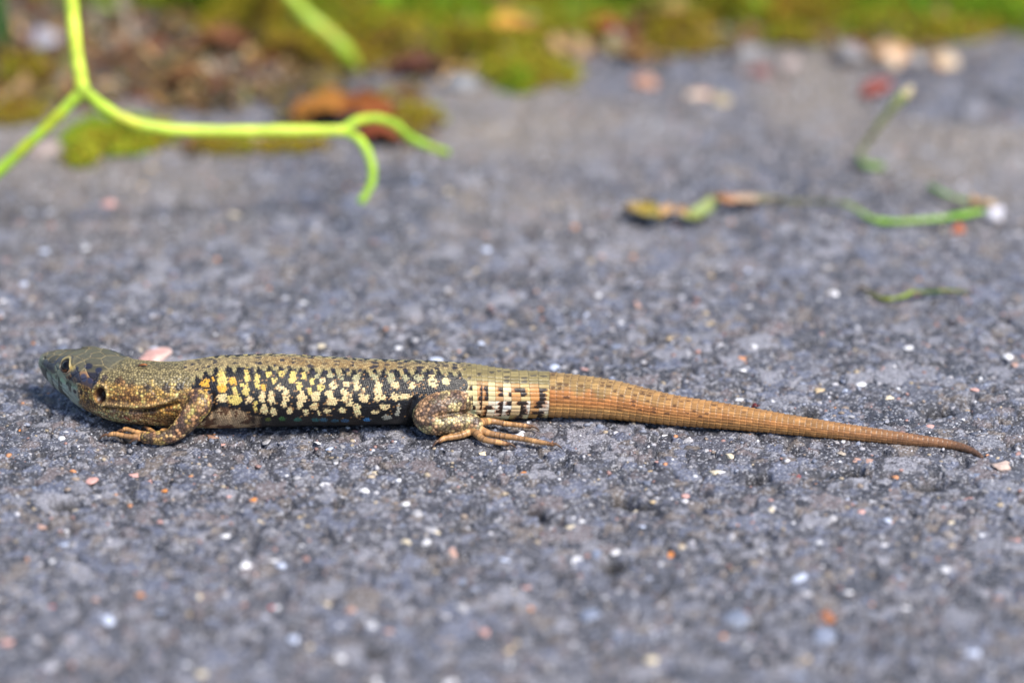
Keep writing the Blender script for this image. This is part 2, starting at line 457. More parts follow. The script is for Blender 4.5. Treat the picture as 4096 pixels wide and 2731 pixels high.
# the rest: thousands of small chips, one joined part
def chip_field(n, seed):
    r = np.random.default_rng(seed)
    px = r.uniform(-150, 4250, n * 2); py = r.uniform(60, 2820, n * 2)
    d = np.array([at_z(a, b, 0) for a, b in zip(px, py)])
    # thin the rows out so that chips lie evenly over the real ground
    keep = r.uniform(size=len(d)) < np.clip((np.linalg.norm(d - CAM, axis=1) / 700) ** 3, .12, 1)
    d = d[keep][:n]
    for p_, r_, d_ in pit_pos:
        d = d[np.hypot((d[:, 0] - p_[0]) / 1.3, d[:, 1] - p_[1]) > 1.2 * r_]
    over = d[:, 1] > edge_y(d[:, 0]) - 3
    n = len(d)
    size = np.clip(np.exp(r.normal(-1.25, .5, n)), .12, .8) * np.where(over, 2.1, 1.)
    z = ground_height(d * np.array([1, 1, 0]))[0]
    base = [chip_shape(300 + k, ICO1, .6) for k in range(16)]
    V = np.zeros((n, len(ICO1), 3)); C = np.zeros((n, len(ICO1), 3))
    which = r.integers(0, 16, n); ang = r.uniform(0, 6.28, n)
    cs, sn = np.cos(ang), np.sin(ang)
    for k in range(16):
        m = which == k
        B = base[k][None] * size[m][:, None, None]
        X = B[..., 0] * cs[m][:, None] - B[..., 1] * sn[m][:, None]; Y = B[..., 0] * sn[m][:, None] + B[..., 1] * cs[m][:, None]
        V[m] = np.stack([X + d[m, 0:1], Y + d[m, 1:2], B[..., 2] + z[m][:, None] - .02 * size[m][:, None]], -1)
    cc = CHIP_PAL[r.integers(0, len(CHIP_PAL), n)] * r.uniform(.7, 1.15, (n, 1))
    bright = r.uniform(size=n)
    cc[bright > .955] = lin((214, 214, 220)); cc[(bright > .935) & (bright <= .955)] = lin((200, 140, 100))
    cc[over] = cc[over] * np.array([.82, .7, .55])
    C[:] = cc[:, None]
    F = (ICO1F[None] + (np.arange(n) * len(ICO1))[:, None, None]).reshape(-1, 3)
    return V.reshape(-1, 3), F, C.reshape(-1, 3)
cv, cf, ccol = chip_field(13000, 5)
chips = link('stone_chips', big_mesh('stone_chips', cv, cf, ccol, None, MAT_STONE), ground)
chips['kind'] = 'stuff'

# ================================================================== LIZARD
# --- spine: head from its own axis, trunk and tail from outline rows (column, top, bottom, width/height ratio)
SNOUT = at_y(165, 1437, 14.0)
YAW = math.radians(32)
HDIR = np.array([math.cos(YAW), -math.sin(YAW), -.085])           # snout towards neck
HSIDE = np.array([-math.sin(YAW), -math.cos(YAW), 0])             # out of the near cheek
HEAD = [  # t, half width, above, below the axis, squareness above/below
    (0.05, .55, .55, .45, 2.2, 2.2), (.5, 1.25, 1.20, 1.0, 2.3, 2.2), (1.2, 1.7, 1.55, 1.65, 2.5, 2.2), (2.4, 2.3, 2.05, 2.5, 2.9, 2.1), (4.5, 3.05, 2.65, 3.4, 3.3, 2.0),
    (6.5, 3.6, 3.45, 3.75, 3.5, 2.0), (9.0, 4.2, 4.1, 4.4, 3.5, 2.0), (11.8, 4.55, 4.35, 4.5, 3.0, 2.0), (14.2, 4.7, 4.35, 4.4, 2.6, 2.05)]
ROWS = [(560, 1443, 1694, 1.02), (678, 1449, 1700, 1.04), (780, 1440, 1706, 1.12), (900, 1424, 1707, 1.2), (1066, 1418, 1703, 1.25), (1295, 1427, 1699, 1.28),
        (1444, 1436, 1697, 1.28), (1600, 1441, 1694, 1.24), (1730, 1445, 1690, 1.14), (1883, 1457, 1680, 1.08), (2036, 1479, 1673, 1.04), (2189, 1489, 1665, 1.02), (2400, 1514, 1671, 1.),
        (2684, 1580, 1697, 1.), (2925, 1619, 1715, 1.), (3167, 1662, 1737, 1.), (3409, 1700, 1760, 1.), (3651, 1736, 1782, 1.), (3812, 1762, 1796, 1.), (3893, 1793, 1818, 1.), (3932, 1824, 1838, 1.)]
stn = []
for t, w, a, b, na, nb in HEAD:
    stn.append(list(SNOUT + HDIR * t) + [w, a, b, na, nb])
for px, top, bot, k in ROWS:
    E = (bot - top) / 2 / 28.0
    el = PITCH + (GROUND_ROW - H_PX / 2) / FPX
    b = E / math.sqrt(math.cos(el) ** 2 + (k * math.sin(el)) ** 2)
    zc = b - .15 + (.35 if 560 <= px < 700 else 0)
    p = at_z(px, (top + bot) / 2, zc)
    q = np.linalg.norm(p - CAM) / (DEPTH * 1.0)
    stn.append(list(p) + [b * k * q, b * q, b * q, 2.1, 2.15])
stn = np.array(stn)
arc = np.concatenate([[0], np.cumsum(np.linalg.norm(np.diff(stn[:, :3], axis=0), axis=1))])
SARC = np.arange(0, arc[-1], .2)
SP = pchip(arc, stn, SARC)                                   # x y z w above below na nb
for k in range(3):                                           # ease the kinks of the line
    ker = np.ones(9) / 9
    SP[6:-6, k] = np.convolve(np.pad(SP[:, k], 4, 'edge'), ker, 'valid')[6:-6]
TAN = np.gradient(SP[:, :3], axis=0); TAN /= np.linalg.norm(TAN, axis=1)[:, None]
for k in range(3):
    TAN[:, k] = np.convolve(np.pad(TAN[:, k], 7, 'edge'), np.ones(15) / 15, 'valid')
TAN /= np.linalg.norm(TAN, axis=1)[:, None]
SIDE = np.cross(TAN, [0, 0, 1.0]); SIDE /= np.linalg.norm(SIDE, axis=1)[:, None]
UPS = np.cross(SIDE, TAN)
COLS = pchip(arc[len(HEAD):], np.array([r[0] for r in ROWS], float), np.clip(SARC, arc[len(HEAD)], arc[-1]))
S_NECK = arc[len(HEAD) - 1]
def s_of_col(px): return float(np.interp(px, COLS, SARC))
raw_V, raw_F = [], []
def add_raw(V, F):
    off = sum(len(v) for v in raw_V)
    raw_V.append(V); raw_F.extend([tuple(i + off for i in f) for f in F])
SIDES = 56
th = np.arange(SIDES) * 2 * math.pi / SIDES
V = []
for k in range(len(SARC)):
    x, y, z, w, a, b, na, nb = SP[k]
    cs, sn = np.cos(th), np.sin(th)
    n = np.where(cs > 0, na, nb)
    lat = np.sign(sn) * abs(sn) ** (2 / n) * w
    h = np.sign(cs) * abs(cs) ** (2 / n) * np.where(cs > 0, a, b)
    V.append(SP[k, :3] + np.outer(lat, SIDE[k]) + np.outer(h, UPS[k]))
V = np.vstack(V)
F = []
for k in range(len(SARC) - 1):
    for j in range(SIDES):
        j2 = (j + 1) % SIDES
        F.append((k * SIDES + j, (k + 1) * SIDES + j, (k + 1) * SIDES + j2, k * SIDES + j2))
F.append(tuple(range(SIDES))); F.append(tuple((len(SARC) - 1) * SIDES + j for j in range(SIDES - 1, -1, -1)))
add_raw(V, F)

# --- limbs: chains of (point, radius); points are a pixel with a height, or a plain place
def P(px, py, z): return at_z(px, py, z)
def chain(pts):
    q = np.array([list(p) + [r] for p, r in pts])
    n = max(10, int(np.sum(np.linalg.norm(np.diff(q[:, :3], axis=0), axis=1)) / (.28 * q[:, 3].mean())))
    return catmull(q, n)
near_arm = [((P(745, 1598, 5.2) + np.array([0, 4.0, 0])), 2.0), (P(800, 1606, 5.6), 1.75), (P(782, 1640, 4.6), 1.62), (P(738, 1696, 2.7), 1.4), (P(690, 1738, 1.3), 1.05),
            (P(640, 1750, .95), .95), (P(585, 1748, .85), .85)]
near_arm_toes = [
    [(P(600, 1746, .8), .7), (P(520, 1746, .75), .5), (P(460, 1735, .9), .45), (P(432, 1740, .75), .36)],
    [(P(600, 1752, .7), .6), (P(570, 1752, .7), .48), (P(553, 1756, .6), .38)],
    [(P(610, 1742, .8), .6), (P(545, 1728, .8), .48), (P(505, 1716, .9), .44), (P(490, 1722, .65), .36)],
    [(P(620, 1738, .8), .6), (P(605, 1722, .8), .45), (P(590, 1714, .8), .4)],
    [(P(640, 1736, .8), .55), (P(650, 1722, .7), .45), (P(665, 1716, .6), .36)]]
near_leg = [((P(1866, 1612, 4.0) + np.array([0, 1.6, 0])), 1.9), (P(1800, 1616, 4.2), 2.05), (P(1742, 1632, 4.0), 2.05), (P(1704, 1662, 3.1), 1.9), (P(1728, 1690, 2.3), 1.72), (P(1790, 1692, 2.2), 1.62),
            (P(1850, 1688, 2.1), 1.35), (P(1895, 1690, 1.9), 1.1), (P(1905, 1712, 1.3), 1.0)]
near_leg_toes = [
    [(P(1895, 1718, 1.1), .75), (P(1840, 1742, .75), .6), (P(1780, 1752, .75), .52), (P(1757, 1764, .6), .4)],
    [(P(1890, 1714, 1.1), .7), (P(1850, 1722, .9), .62), (P(1805, 1732, .7), .5), (P(1797, 1738, .6), .4)],
    [(P(1896, 1724, 1.1), .8), (P(1935, 1757, .8), .58), (P(1990, 1768, .75), .5), (P(2030, 1776, .62), .38)],
    [(P(1912, 1716, 1.2), .85), (P(1965, 1736, .9), .64), (P(2074, 1752, .75), .52), (P(2150, 1766, .7), .46), (P(2212, 1777, .6), .36)],
    [(P(1915, 1690, 1.7), .85), (P(1965, 1684, 1.1), .6), (P(2020, 1694, .8), .52), (P(2085, 1701, .7), .46), (P(2120, 1706, .6), .36)]]
def mirror_limb(ch, back):
    """the far limb: the near one reflected across the spine and shifted a little"""
    out = []
    for p, r in ch:
        k = int(np.argmin(((SP[:, :2] - np.asarray(p)[:2]) ** 2).sum(1)))
        d = (np.asarray(p) - SP[k, :3]) @ SIDE[k]
        q = np.asarray(p) - 2 * d * SIDE[k]
        q = q + np.array([back, -1.0, 0])
        out.append((q, r))
    return out
limb_specs = [('arm', near_arm, 1)] + [('toe', t, 1) for t in near_arm_toes] + [('leg', near_leg, 1)] + [('toe', t, 1) for t in near_leg_toes]
limb_specs += [('arm', mirror_limb(near_arm, 4), 0)] + [('toe', mirror_limb(t, 4), 0) for t in near_arm_toes] + [('leg', mirror_limb(near_leg, 3), 0)] + [('toe', mirror_limb(t, 3), 0) for t in near_leg_toes]
limbs = [(kind, chain(c if kind != 'toe' else [(p, r * .82) for p, r in c]), near) for kind, c, near in limb_specs]
for kind, q, near in limbs:
    if kind == 'toe':                                        # knuckled joints
        u = np.linspace(0, 1, len(q)); L = np.sum(np.linalg.norm(np.diff(q[:, :3], axis=0), axis=1))
        q[:, 3] *= 1 + .05 * np.cos(u * L / .75 * 2 * math.pi)
    src, fac = (ICO3, ICO3F) if kind != 'toe' else (ICO2, ICO2F)
    for x, y, z, r in q:
        add_raw(src * r + np.array([x, y, z]), fac.tolist())
me = bpy.data.meshes.new('raw')
me.from_pydata(np.vstack(raw_V).tolist(), [], raw_F)
tmp = bpy.data.objects.new('raw', me); col.objects.link(tmp)
md = tmp.modifiers.new('r', 'REMESH'); md.mode = 'VOXEL'; md.voxel_size = .086; md.use_smooth_shade = True
dg = bpy.context.evaluated_depsgraph_get()
em = bpy.data.meshes.new_from_object(tmp.evaluated_get(dg))
bpy.data.objects.remove(tmp)
nv = len(em.vertices)
BV = np.zeros(nv * 3); em.vertices.foreach_get('co', BV); BV = BV.reshape(-1, 3)
nf = len(em.polygons)
lt = np.zeros(nf, np.int32); em.polygons.foreach_get('loop_total', lt)
lv = np.zeros(len(em.loops), np.int32); em.loops.foreach_get('vertex_index', lv)
BF = lv.reshape(-1, 4) if (lt == 4).all() else None
E = np.zeros(len(em.edges) * 2, np.int32); em.edges.foreach_get('vertices', E); E = E.reshape(-1, 2)
deg = np.bincount(E.ravel(), minlength=nv).astype(float)
def lap(Vv, amt):
    acc = np.stack([np.bincount(E[:, 0], Vv[E[:, 1], k], nv) + np.bincount(E[:, 1], Vv[E[:, 0], k], nv) for k in range(3)], 1)
    return Vv + amt * (acc / deg[:, None] - Vv)
# --- surface coordinates of every vertex
def body_coords(Vv):
    near = np.zeros(len(Vv), int)
    P32 = SP[:, :3].astype(np.float32); p2 = (P32 ** 2).sum(1)
    for a in range(0, len(Vv), 40000):
        B = Vv[a:a + 40000].astype(np.float32)
        near[a:a + 40000] = np.argmin(p2[None] - 2 * B @ P32.T, axis=1)
    d = Vv - SP[near, :3]
    s = SARC[near] + (d * TAN[near]).sum(1)
    lat = (d * SIDE[near]).sum(1); h = (d * UPS[near]).sum(1)
    w = SP[near, 3]; hh = np.where(h > 0, SP[near, 4], SP[near, 5])
    theta = np.arctan2(lat / w, h / hh)
    nrm = np.sqrt((lat / w) ** 2 + (h / hh) ** 2)
    R = (w + SP[near, 4]) / 2
    return s, theta, nrm, R, near, lat, h
s_, th_, nrm_, R_, near_i, lat_, h_ = body_coords(BV)
limb_id = np.full(nv, -1); limb_d = np.full(nv, 9.0); limb_u = np.zeros(nv)
for i, (kind, q, nr) in enumerate(limbs):
    lo = q[:, :3].min(0) - 3.2; hi = q[:, :3].max(0) + 3.2
    m = np.where(((BV > lo) & (BV < hi)).all(1))[0]
    dd = np.sqrt(((BV[m][:, None] - q[None, :, :3]) ** 2).sum(2)) / q[None, :, 3]
    j = dd.argmin(1); dm = dd[np.arange(len(m)), j]
    better = dm < limb_d[m]
    limb_d[m[better]] = dm[better]; limb_id[m[better]] = i; limb_u[m[better]] = (j / (len(q) - 1))[better]
is_limb = limb_d < nrm_ * 1.02
junction = np.exp(-((limb_d - nrm_) / .22) ** 2) * (limb_d < 1.6)
for it in range(26):
    BV = lap(BV, (.5 if it < 5 else 0) + (.5 * junction[:, None] if it >= 5 else 0))
em.vertices.foreach_set('co', BV.ravel()); em.update()
NRM = np.zeros(nv * 3); em.vertices.foreach_get('normal', NRM); NRM = NRM.reshape(-1, 3)
bvh = BVHTree.FromPolygons([tuple(v) for v in BV], BF.tolist())
def hit(px, py):
    """where the sight line through a photo pixel meets the skin"""
    d = Vector(ray(px, py)).normalized()
    loc, nn, idx, dist = bvh.ray_cast(Vector(CAM), d)
    if loc is None:
        return None
    return np.array(loc), np.array(nn)
def hit_body(px, py):
    h = hit(px, py)
    if h is None: return None
    s, t, *_r = body_coords(h[0][None])
    return float(s[0]), abs(float(t[0])) * float(_r[1][0]), h[0], h[1]
def hmir(Pw):
    """head-local coordinates with the far half folded over"""
    d = Pw - SNOUT
    t = d @ np.array([math.cos(YAW), -math.sin(YAW), 0])
    la = abs(d @ HSIDE)
    return np.stack([t, la, Pw[:, 2]], 1)

# --- scales: hexagonal rows on the trunk, rings on tail, irregular granules on neck and limbs, shields on the head
ath = np.abs(th_)
arcl = th_ * R_
def hexcells(U, Vv, du, dv):
    """nearest centre of a hexagonal lattice; returns centre and distance measure"""
    best = np.full(len(U), 9.); cu = np.zeros(len(U)); cv = np.zeros(len(U)); sec = np.full(len(U), 9.)
    r0 = np.floor(Vv / dv)
    for dr in (-1, 0, 1, 2):
        r = r0 + dr
        off = np.where(np.mod(r, 2) > .5, .5, 0.)
        k = np.round(U / du - off)
        for kk in (-1, 0, 1):
            a = (k + kk + off) * du; b = r * dv
            ja = (hash_u(k + kk, r, r * 0, 71) - .5) * .22 * du; jb = (hash_u(k + kk, r, r * 0, 72) - .5) * .22 * dv
            d = np.sqrt(((U - a - ja) / du) ** 2 + ((Vv - b - jb) / dv) ** 2 * .9)
            m = d < best
            sec = np.where(m, best, np.minimum(sec, d))
            best = np.where(m, d, best); cu = np.where(m, a, cu); cv = np.where(m, b, cv)
    return best, sec, cu, cv
S_A, S_B = s_of_col(1840), s_of_col(2195)               # trunk -> squared basal rings -> regrown tail
cell_s = s_.copy(); cell_arc = arcl.copy(); disp = np.zeros(nv); rnd = np.zeros(nv); groove = np.zeros(nv)
region = np.zeros(nv, int)                              # 0 trunk 1 basal rings 2 tail 3 head/neck 4 limb
region[s_ + 1.5 * (vnoise(BV, 1.1, 16) - .5) - .5 * np.cos(th_) > S_A] = 1; region[s_ > S_B] = 2
region[s_ + .8 * (vnoise(BV, .9, 15) - .5) < s_of_col(735) + .25 * np.abs(arcl)] = 3
region[is_limb] = 4
m = region == 0
slant = s_[m] + .35 * np.abs(arcl[m])
f1, f2, cu, cv_ = hexcells(slant, arcl[m], .30, .25)
cell_s[m] = cu - .35 * np.abs(cv_); cell_arc[m] = cv_
disp[m] = .075 * (1 - (f1 / .58) ** 2); groove[m] = smooth(.34, .0, f2 - f1)
rnd[m] = hash_u(np.round(cu * 10), np.round(cv_ * 10), cu * 0, 3)
# rings
ring_edges = [s_of_col(c) for c in (1840, 1858, 1878, 1897, 1919, 1943, 1972, 2003, 2035, 2070, 2108, 2148, 2195)]
e = ring_edges[-1]; step = 1.06
while e < SARC[-1]:
    ring_edges.append(e + step); e += step; step = max(.62, step * .9935)
ring_edges = np.array(ring_edges)
m = (region == 1) | (region == 2)
slant = s_[m] + .12 * np.sin(th_[m] * 3) * R_[m] * .2
ri = np.clip(np.searchsorted(ring_edges, slant) - 1, 0, len(ring_edges) - 2)
rf = (slant - ring_edges[ri]) / (ring_edges[ri + 1] - ring_edges[ri])
rf = np.clip(rf, 0, 1)
sc_n = np.maximum(8, np.round(2 * math.pi * R_[m] / .66 / 2) * 2)
sc_n = np.where(slant < S_B, 34, np.where(slant < S_B + 22, 32, np.where(slant < S_B + 42, 24, 16)))
au = th_[m] / (2 * math.pi) * sc_n + .5 * (ri % 2) * 0
ai = np.round(au); af = au - ai
keel = 1 - np.clip(abs(af) / .5, 0, 1) ** 2
disp[m] = (.13 * rf ** 1.5 - .14 * smooth(.9, 1., rf) + .05 * keel - .05 * smooth(.4, .5, abs(af))) * np.clip(R_[m] / 1.6, .35, 1)
groove[m] = np.maximum(smooth(.86, 1., rf), smooth(.1, .0, rf)) * .85 + .55 * smooth(.34, .48, abs(af))
row_f = np.zeros(nv); row_f[m] = af
cell_s[m] = ring_edges[ri] + .5 * (ring_edges[ri + 1] - ring_edges[ri]); cell_arc[m] = ai / sc_n * 2 * math.pi * R_[m]
rnd[m] = hash_u(ri, ai, ri * 0, 9)
ring_i = np.zeros(nv, int); ring_i[m] = ri; ring_f = np.zeros(nv); ring_f[m] = rf; row_i = np.zeros(nv); row_i[m] = ai
# limbs and head: granules
PP = BV.copy()
m = region == 4
g1, g2, gc, gid2 = voronoi(PP[m], .46, 55, .8)
disp[m] = .09 * (1 - (g1 / .37) ** 2); groove[m] = smooth(.2, 0., g2 - g1); rnd[m] = gid2; limb_cell = gc
toe_m = m & np.isin(limb_id, [i for i, l in enumerate(limbs) if l[0] == 'toe'])
Ltoe = np.array([np.sum(np.linalg.norm(np.diff(l[1][:, :3], axis=0), axis=1)) for l in limbs])
tu = limb_u[toe_m] * Ltoe[limb_id[toe_m]] / .55
disp[toe_m] = .05 * (np.mod(tu, 1) ** 1.5) - .02; groove[toe_m] = smooth(.82, .97, np.mod(tu, 1)) * .8
rnd[toe_m] = hash_u(np.floor(tu), limb_id[toe_m], tu * 0, 4)
m3 = region == 3
HL = hmir(PP)
neck = smooth(9.0, 12.0, HL[:, 0])                       # 0 on the head proper, 1 on the granular neck
g1, g2, gc3, gid3 = voronoi(PP[m3], .38, 57, .7)
disp[m3] = .08 * (1 - (g1 / .3) ** 2); groove[m3] = smooth(.2, 0., g2 - g1); rnd[m3] = gid3
cell_pos = PP.copy(); cell_pos[m3] = gc3
# head shields (seeds in snout distance / sideways / height), only where the crown, snout and lips are
SEEDS = np.array([(.4, 0, 7.6), (.9, .9, 7.6), (1.6, 0, 7.8), (2.0, 1.3, 7.5), (2.8, 0, 8), (3.0, 1.9, 7.4), (4.2, 0, 8.2), (4.3, 1.9, 8.1), (5.6, 2.2, 8.3), (5.9, .2, 8.4), (7.0, 2.5, 8.5), (7.4, .9, 8.7),
                  (9.2, 1.8, 8.9), (8.6, 0, 8.9), (10.6, 0, 9.2), (9.9, 3.4, 8.6), (8.0, 3.4, 8.2),
                  (1.2, 1.5, 6.6), (2.2, 1.9, 6.5), (3.2, 2.3, 6.4), (1.0, 1.4, 5.5), (1.9, 1.9, 5.2), (2.9, 2.3, 4.9), (3.9, 2.7, 4.6), (4.9, 3.0, 4.3), (6.0, 3.3, 4.0), (7.2, 3.6, 3.8),
                  (1.2, 1.2, 4.6), (2.4, 1.7, 4.0), (3.8, 2.2, 3.3), (5.4, 2.6, 2.7), (7., 3.0, 2.1), (8.6, 3.4, 1.6),
                  (6.0, 3.4, 5.6), (6.7, 3.6, 6.6), (7.5, 3.8, 6.0), (7.1, 3.6, 4.9), (8.2, 4.0, 6.9), (8.5, 4.1, 5.7), (9.0, 4.2, 7.6), (9.5, 4.3, 6.5), (6.5, 3.4, 7.4), (7.6, 3.7, 7.6), (8.0, 4., 4.8)])
SEEDS[:, 0] *= 1.2
crownm = np.where(m3 & (HL[:, 0] < 14.6) & ((HL[:, 2] > 6.5 + .13 * HL[:, 0]) | (HL[:, 0] < 10.) | ((HL[:, 0] < 12.8) & (HL[:, 2] > 6.0))))[0]
D = np.sqrt(((HL[crownm][:, None] - SEEDS[None]) ** 2).sum(2))
part = np.partition(D, 1, axis=1); jn = D.argmin(1)
shield = np.full(nv, -1); shield[crownm] = jn
wshield = np.zeros(nv); wshield[crownm] = smooth(14.6, 13.6, HL[crownm, 0])
gap = part[:, 1] - part[:, 0]
disp[crownm] = disp[crownm] * (1 - wshield[crownm]) + wshield[crownm] * (.09 * smooth(0, .25, gap) - .04)
groove[crownm] = groove[crownm] * (1 - wshield[crownm]) + wshield[crownm] * smooth(.2, 0, gap)
rnd[crownm] = np.where(wshield[crownm] > .5, hash_u(jn, jn * 0, jn * 0, 8), rnd[crownm])

# --- colour
OLIVE = lin((146, 129, 92))
BLACK, CREAMY, GOLD, YELL = lin((16, 14, 19)), lin((228, 200, 148)), lin((226, 168, 58)), lin((214, 190, 106))
C = np.tile(OLIVE, (nv, 1))
cth = np.clip(np.abs(cell_arc) / R_, 0, math.pi)
# flank spots: column, row, half sizes, colour
SPOTS = [(820, 1531, 20, 16, 'g'), (851, 1517, 6, 6, 'g'), (814, 1563, 18, 7, 'g'), (888, 1514, 15, 27, 'y'), (887, 1555, 16, 14, 'g'), (892, 1594, 18, 18, 'c'), (935, 1524, 13, 16, 'g'), (937, 1561, 9, 14, 'y'),
         (943, 1594, 22, 20, 'y'), (986, 1498, 10, 28, 'y'), (983, 1559, 12, 22, 'y'), (967, 1540, 7, 9, 'y'), (998, 1598, 15, 17, 'c'), (1030, 1522, 10, 24, 'y'), (1055, 1549, 11, 13, 'g'), (1047, 1588, 15, 20, 'c'),
         (1075, 1498, 12, 12, 'y'), (1099, 1522, 11, 14, 'y'), (1088, 1588, 16, 26, 'c'), (1022, 1625, 10, 20, 'y'), (1059, 1635, 14, 18, 'c'), (1094, 1645, 12, 14, 'c'), (1130, 1496, 12, 14, 'y'), (1119, 1551, 14, 14, 'c'),
         (1146, 1580, 14, 22, 'c'), (1168, 1510, 12, 20, 'y'), (1172, 1494, 11, 14, 'y'), (1136, 1620, 11, 13, 'c'), (1195, 1543, 11, 18, 'y'), (1215, 1502, 10, 16, 'y'), (1207, 1586, 16, 19, 'c'), (1197, 1622, 14, 14, 'c'),
         (1248, 1528, 10, 16, 'y'), (1238, 1563, 10, 15, 'y'), (1266, 1590, 14, 20, 'c'), (1260, 1622, 14, 15, 'c'), (1289, 1520, 12, 9, 'c'), (1281, 1551, 14, 11, 'y'), (1270, 1502, 10, 12, 'o'), (1334, 1541, 15, 18, 'c'),
         (1317, 1575, 15, 13, 'c'), (1328, 1600, 20, 17, 'c'), (1387, 1535, 12, 10, 'c'), (1376, 1565, 11, 12, 'c'), (1391, 1596, 19, 26, 'c'), (1427, 1543, 12, 20, 'c'), (1368, 1639, 14, 12, 'c'), (1311, 1641, 14, 13, 'c'),
         (1428, 1641, 16, 21, 'c'), (1160, 1645, 12, 12, 'c'), (1223, 1649, 12, 11, 'c'), (1274, 1651, 8, 10, 'c'), (1364, 1510, 14, 13, 'o'), (1319, 1502, 15, 12, 'o'), (1423, 1512, 13, 14, 'o'),
         (1455, 1592, 21, 18, 'c'), (1455, 1561, 7, 10, 'c'), (1510, 1539, 15, 12, 'c'), (1512, 1573, 14, 27, 'c'), (1531, 1590, 16, 10, 'c'), (1500, 1510, 18, 14, 'o'), (1582, 1541, 13, 12, 'c'), (1578, 1584, 20, 15, 'c'),
         (1620, 1584, 30, 11, 'c'), (1565, 1506, 15, 17, 'o'), (1622, 1512, 13, 14, 'o'), (1647, 1543, 14, 13, 'c'), (1673, 1510, 17, 12, 'o'), (1729, 1526, 15, 24, 'c'), (1784, 1526, 14, 16, 'c'), (1539, 1626, 20, 10, 'c'),
         (1502, 1647, 18, 9, 'c'), (1596, 1628, 7, 11, 'w'), (1548, 1669, 18, 9, 'w'), (1590, 1651, 9, 12, 'w'), (1800, 1590, 30, 18, 'w'), (1830, 1585, 18, 22, 'w')]
DARKS = [(790, 1478, 9, 4), (835, 1466, 9, 5), (815, 1470, 8, 4), (860, 1450, 8, 4), (980, 1422, 16, 5), (941, 1434, 10, 4), (1036, 1452, 12, 5), (1130, 1442, 10, 4), (1175, 1435, 10, 4), (1100, 1424, 8, 3), (1155, 1424, 8, 3),
         (1350, 1446, 12, 6), (1410, 1450, 10, 5), (1500, 1466, 14, 7), (1488, 1472, 10, 5), (1550, 1460, 13, 5), (1603, 1453, 12, 4), (1680, 1455, 14, 6), (1622, 1480, 10, 9), (1568, 1485, 10, 6), (1540, 1477, 6, 4), (1440, 1482, 9, 7),
         (1680, 1475, 8, 16), (1728, 1488, 9, 10), (1748, 1458, 8, 5), (1748, 1474, 6, 5), (1780, 1465, 10, 3), (1240, 1465, 12, 6), (1300, 1490, 10, 10), (1130, 1475, 8, 6), (1180, 1480, 8, 8), (1230, 1490, 8, 6), (1330, 1478, 10, 6),
         (1390, 1480, 9, 7), (970, 1478, 7, 12), (1012, 1480, 6, 12), (1052, 1490, 6, 10), (1095, 1496, 9, 12), (1150, 1500, 9, 10), (1195, 1500, 9, 16), (1255, 1490, 10, 10), (1700, 1444, 12, 3), (1760, 1520, 8, 12), (740, 1468, 7, 4), (770, 1455, 8, 4),
         (705, 1508, 6, 5), (720, 1545, 14, 12), (1820, 1460, 12, 5), (1880, 1486, 10, 5), (1818, 1474, 8, 4), (1960, 1496, 9, 7), (2000, 1490, 8, 4), (2072, 1504, 8, 5), (2010, 1500, 6, 4), (2160, 1505, 10, 4), (1940, 1468, 10, 3)]
tr = np.where(region == 0)[0]
cs_t, ca_t = cell_s[tr], np.abs(cell_arc[tr])
# dorsolateral edge of the dark net, along the body (row in the photograph)
edge_rows = [(560, 1560), (700, 1545), (790, 1515), (850, 1484), (920, 1474), (1000, 1477), (1150, 1480), (1300, 1486), (1450, 1492), (1600, 1488), (1730, 1490), (1850, 1500)]
es, ea = [], []
for px, py in edge_rows:
    h = hit_body(px, py)
    if h: es.append(h[0]); ea.append(h[1])
low_rows = [(560, 1690), (800, 1690), (880, 1628), (960, 1640), (1010, 1665), (1100, 1668), (1300, 1672), (1450, 1676), (1600, 1678), (1800, 1678)]
ls, la_ = [], []
for px, py in low_rows:
    h = hit_body(px, py)
    if h: ls.append(h[0]); la_.append(h[1])
edge_a = np.interp(cs_t, es, ea); low_a = np.interp(cs_t, ls, la_)
pn = np.stack([cs_t, cell_arc[tr], 0 * cs_t], 1)
n1 = vnoise(pn, .8, 61); n3 = rnd[tr]; n2 = vnoise(pn, 2.2, 62)
# bars that rise from the net into the back
bars = np.sin(cs_t * 2 * math.pi / 1.5 + 2.6 * n2 - .5 * ca_t)
dark = smooth(-.25, .25, ca_t - edge_a + .7 * bars + .5 * (n1 - .5))
base = mixc(np.tile(OLIVE, (len(tr), 1)), lin((160, 148, 104)), smooth(edge_a * .4, edge_a, ca_t))
midb = smooth(1.9, .7, ca_t)
base = mixc(base, lin((152, 122, 76)), .8 * midb * smooth(s_of_col(950), s_of_col(1150), cs_t) * smooth(s_of_col(1750), s_of_col(1500), cs_t))
base = mixc(base, lin((74, 66, 56)), .7 * smooth(.55, .7, .6 * vnoise(pn, .6, 63) + .4 * rnd[tr]))
base = mixc(base, lin((190, 168, 118)), .5 * (rnd[tr] > .8))
base = mixc(base, np.tile(BLACK, (len(tr), 1)), dark)
below = smooth(-.3, .3, ca_t - low_a)
pinkb = mixc(np.tile(lin((190, 160, 124)), (len(tr), 1)), lin((96, 66, 46)), smooth(.5, .62, .7 * vnoise(pn, .8, 65) + .3 * rnd[tr]))
bellyc = mixc(pinkb, lin((24, 24, 24)), smooth(s_of_col(930), s_of_col(1075), cs_t + 2.4 * (n1 - .5)))
base = mixc(base, bellyc, below)
SC = {'g': GOLD, 'y': YELL, 'c': CREAMY, 'w': lin((168, 164, 148)), 'o': lin((166, 160, 122))}
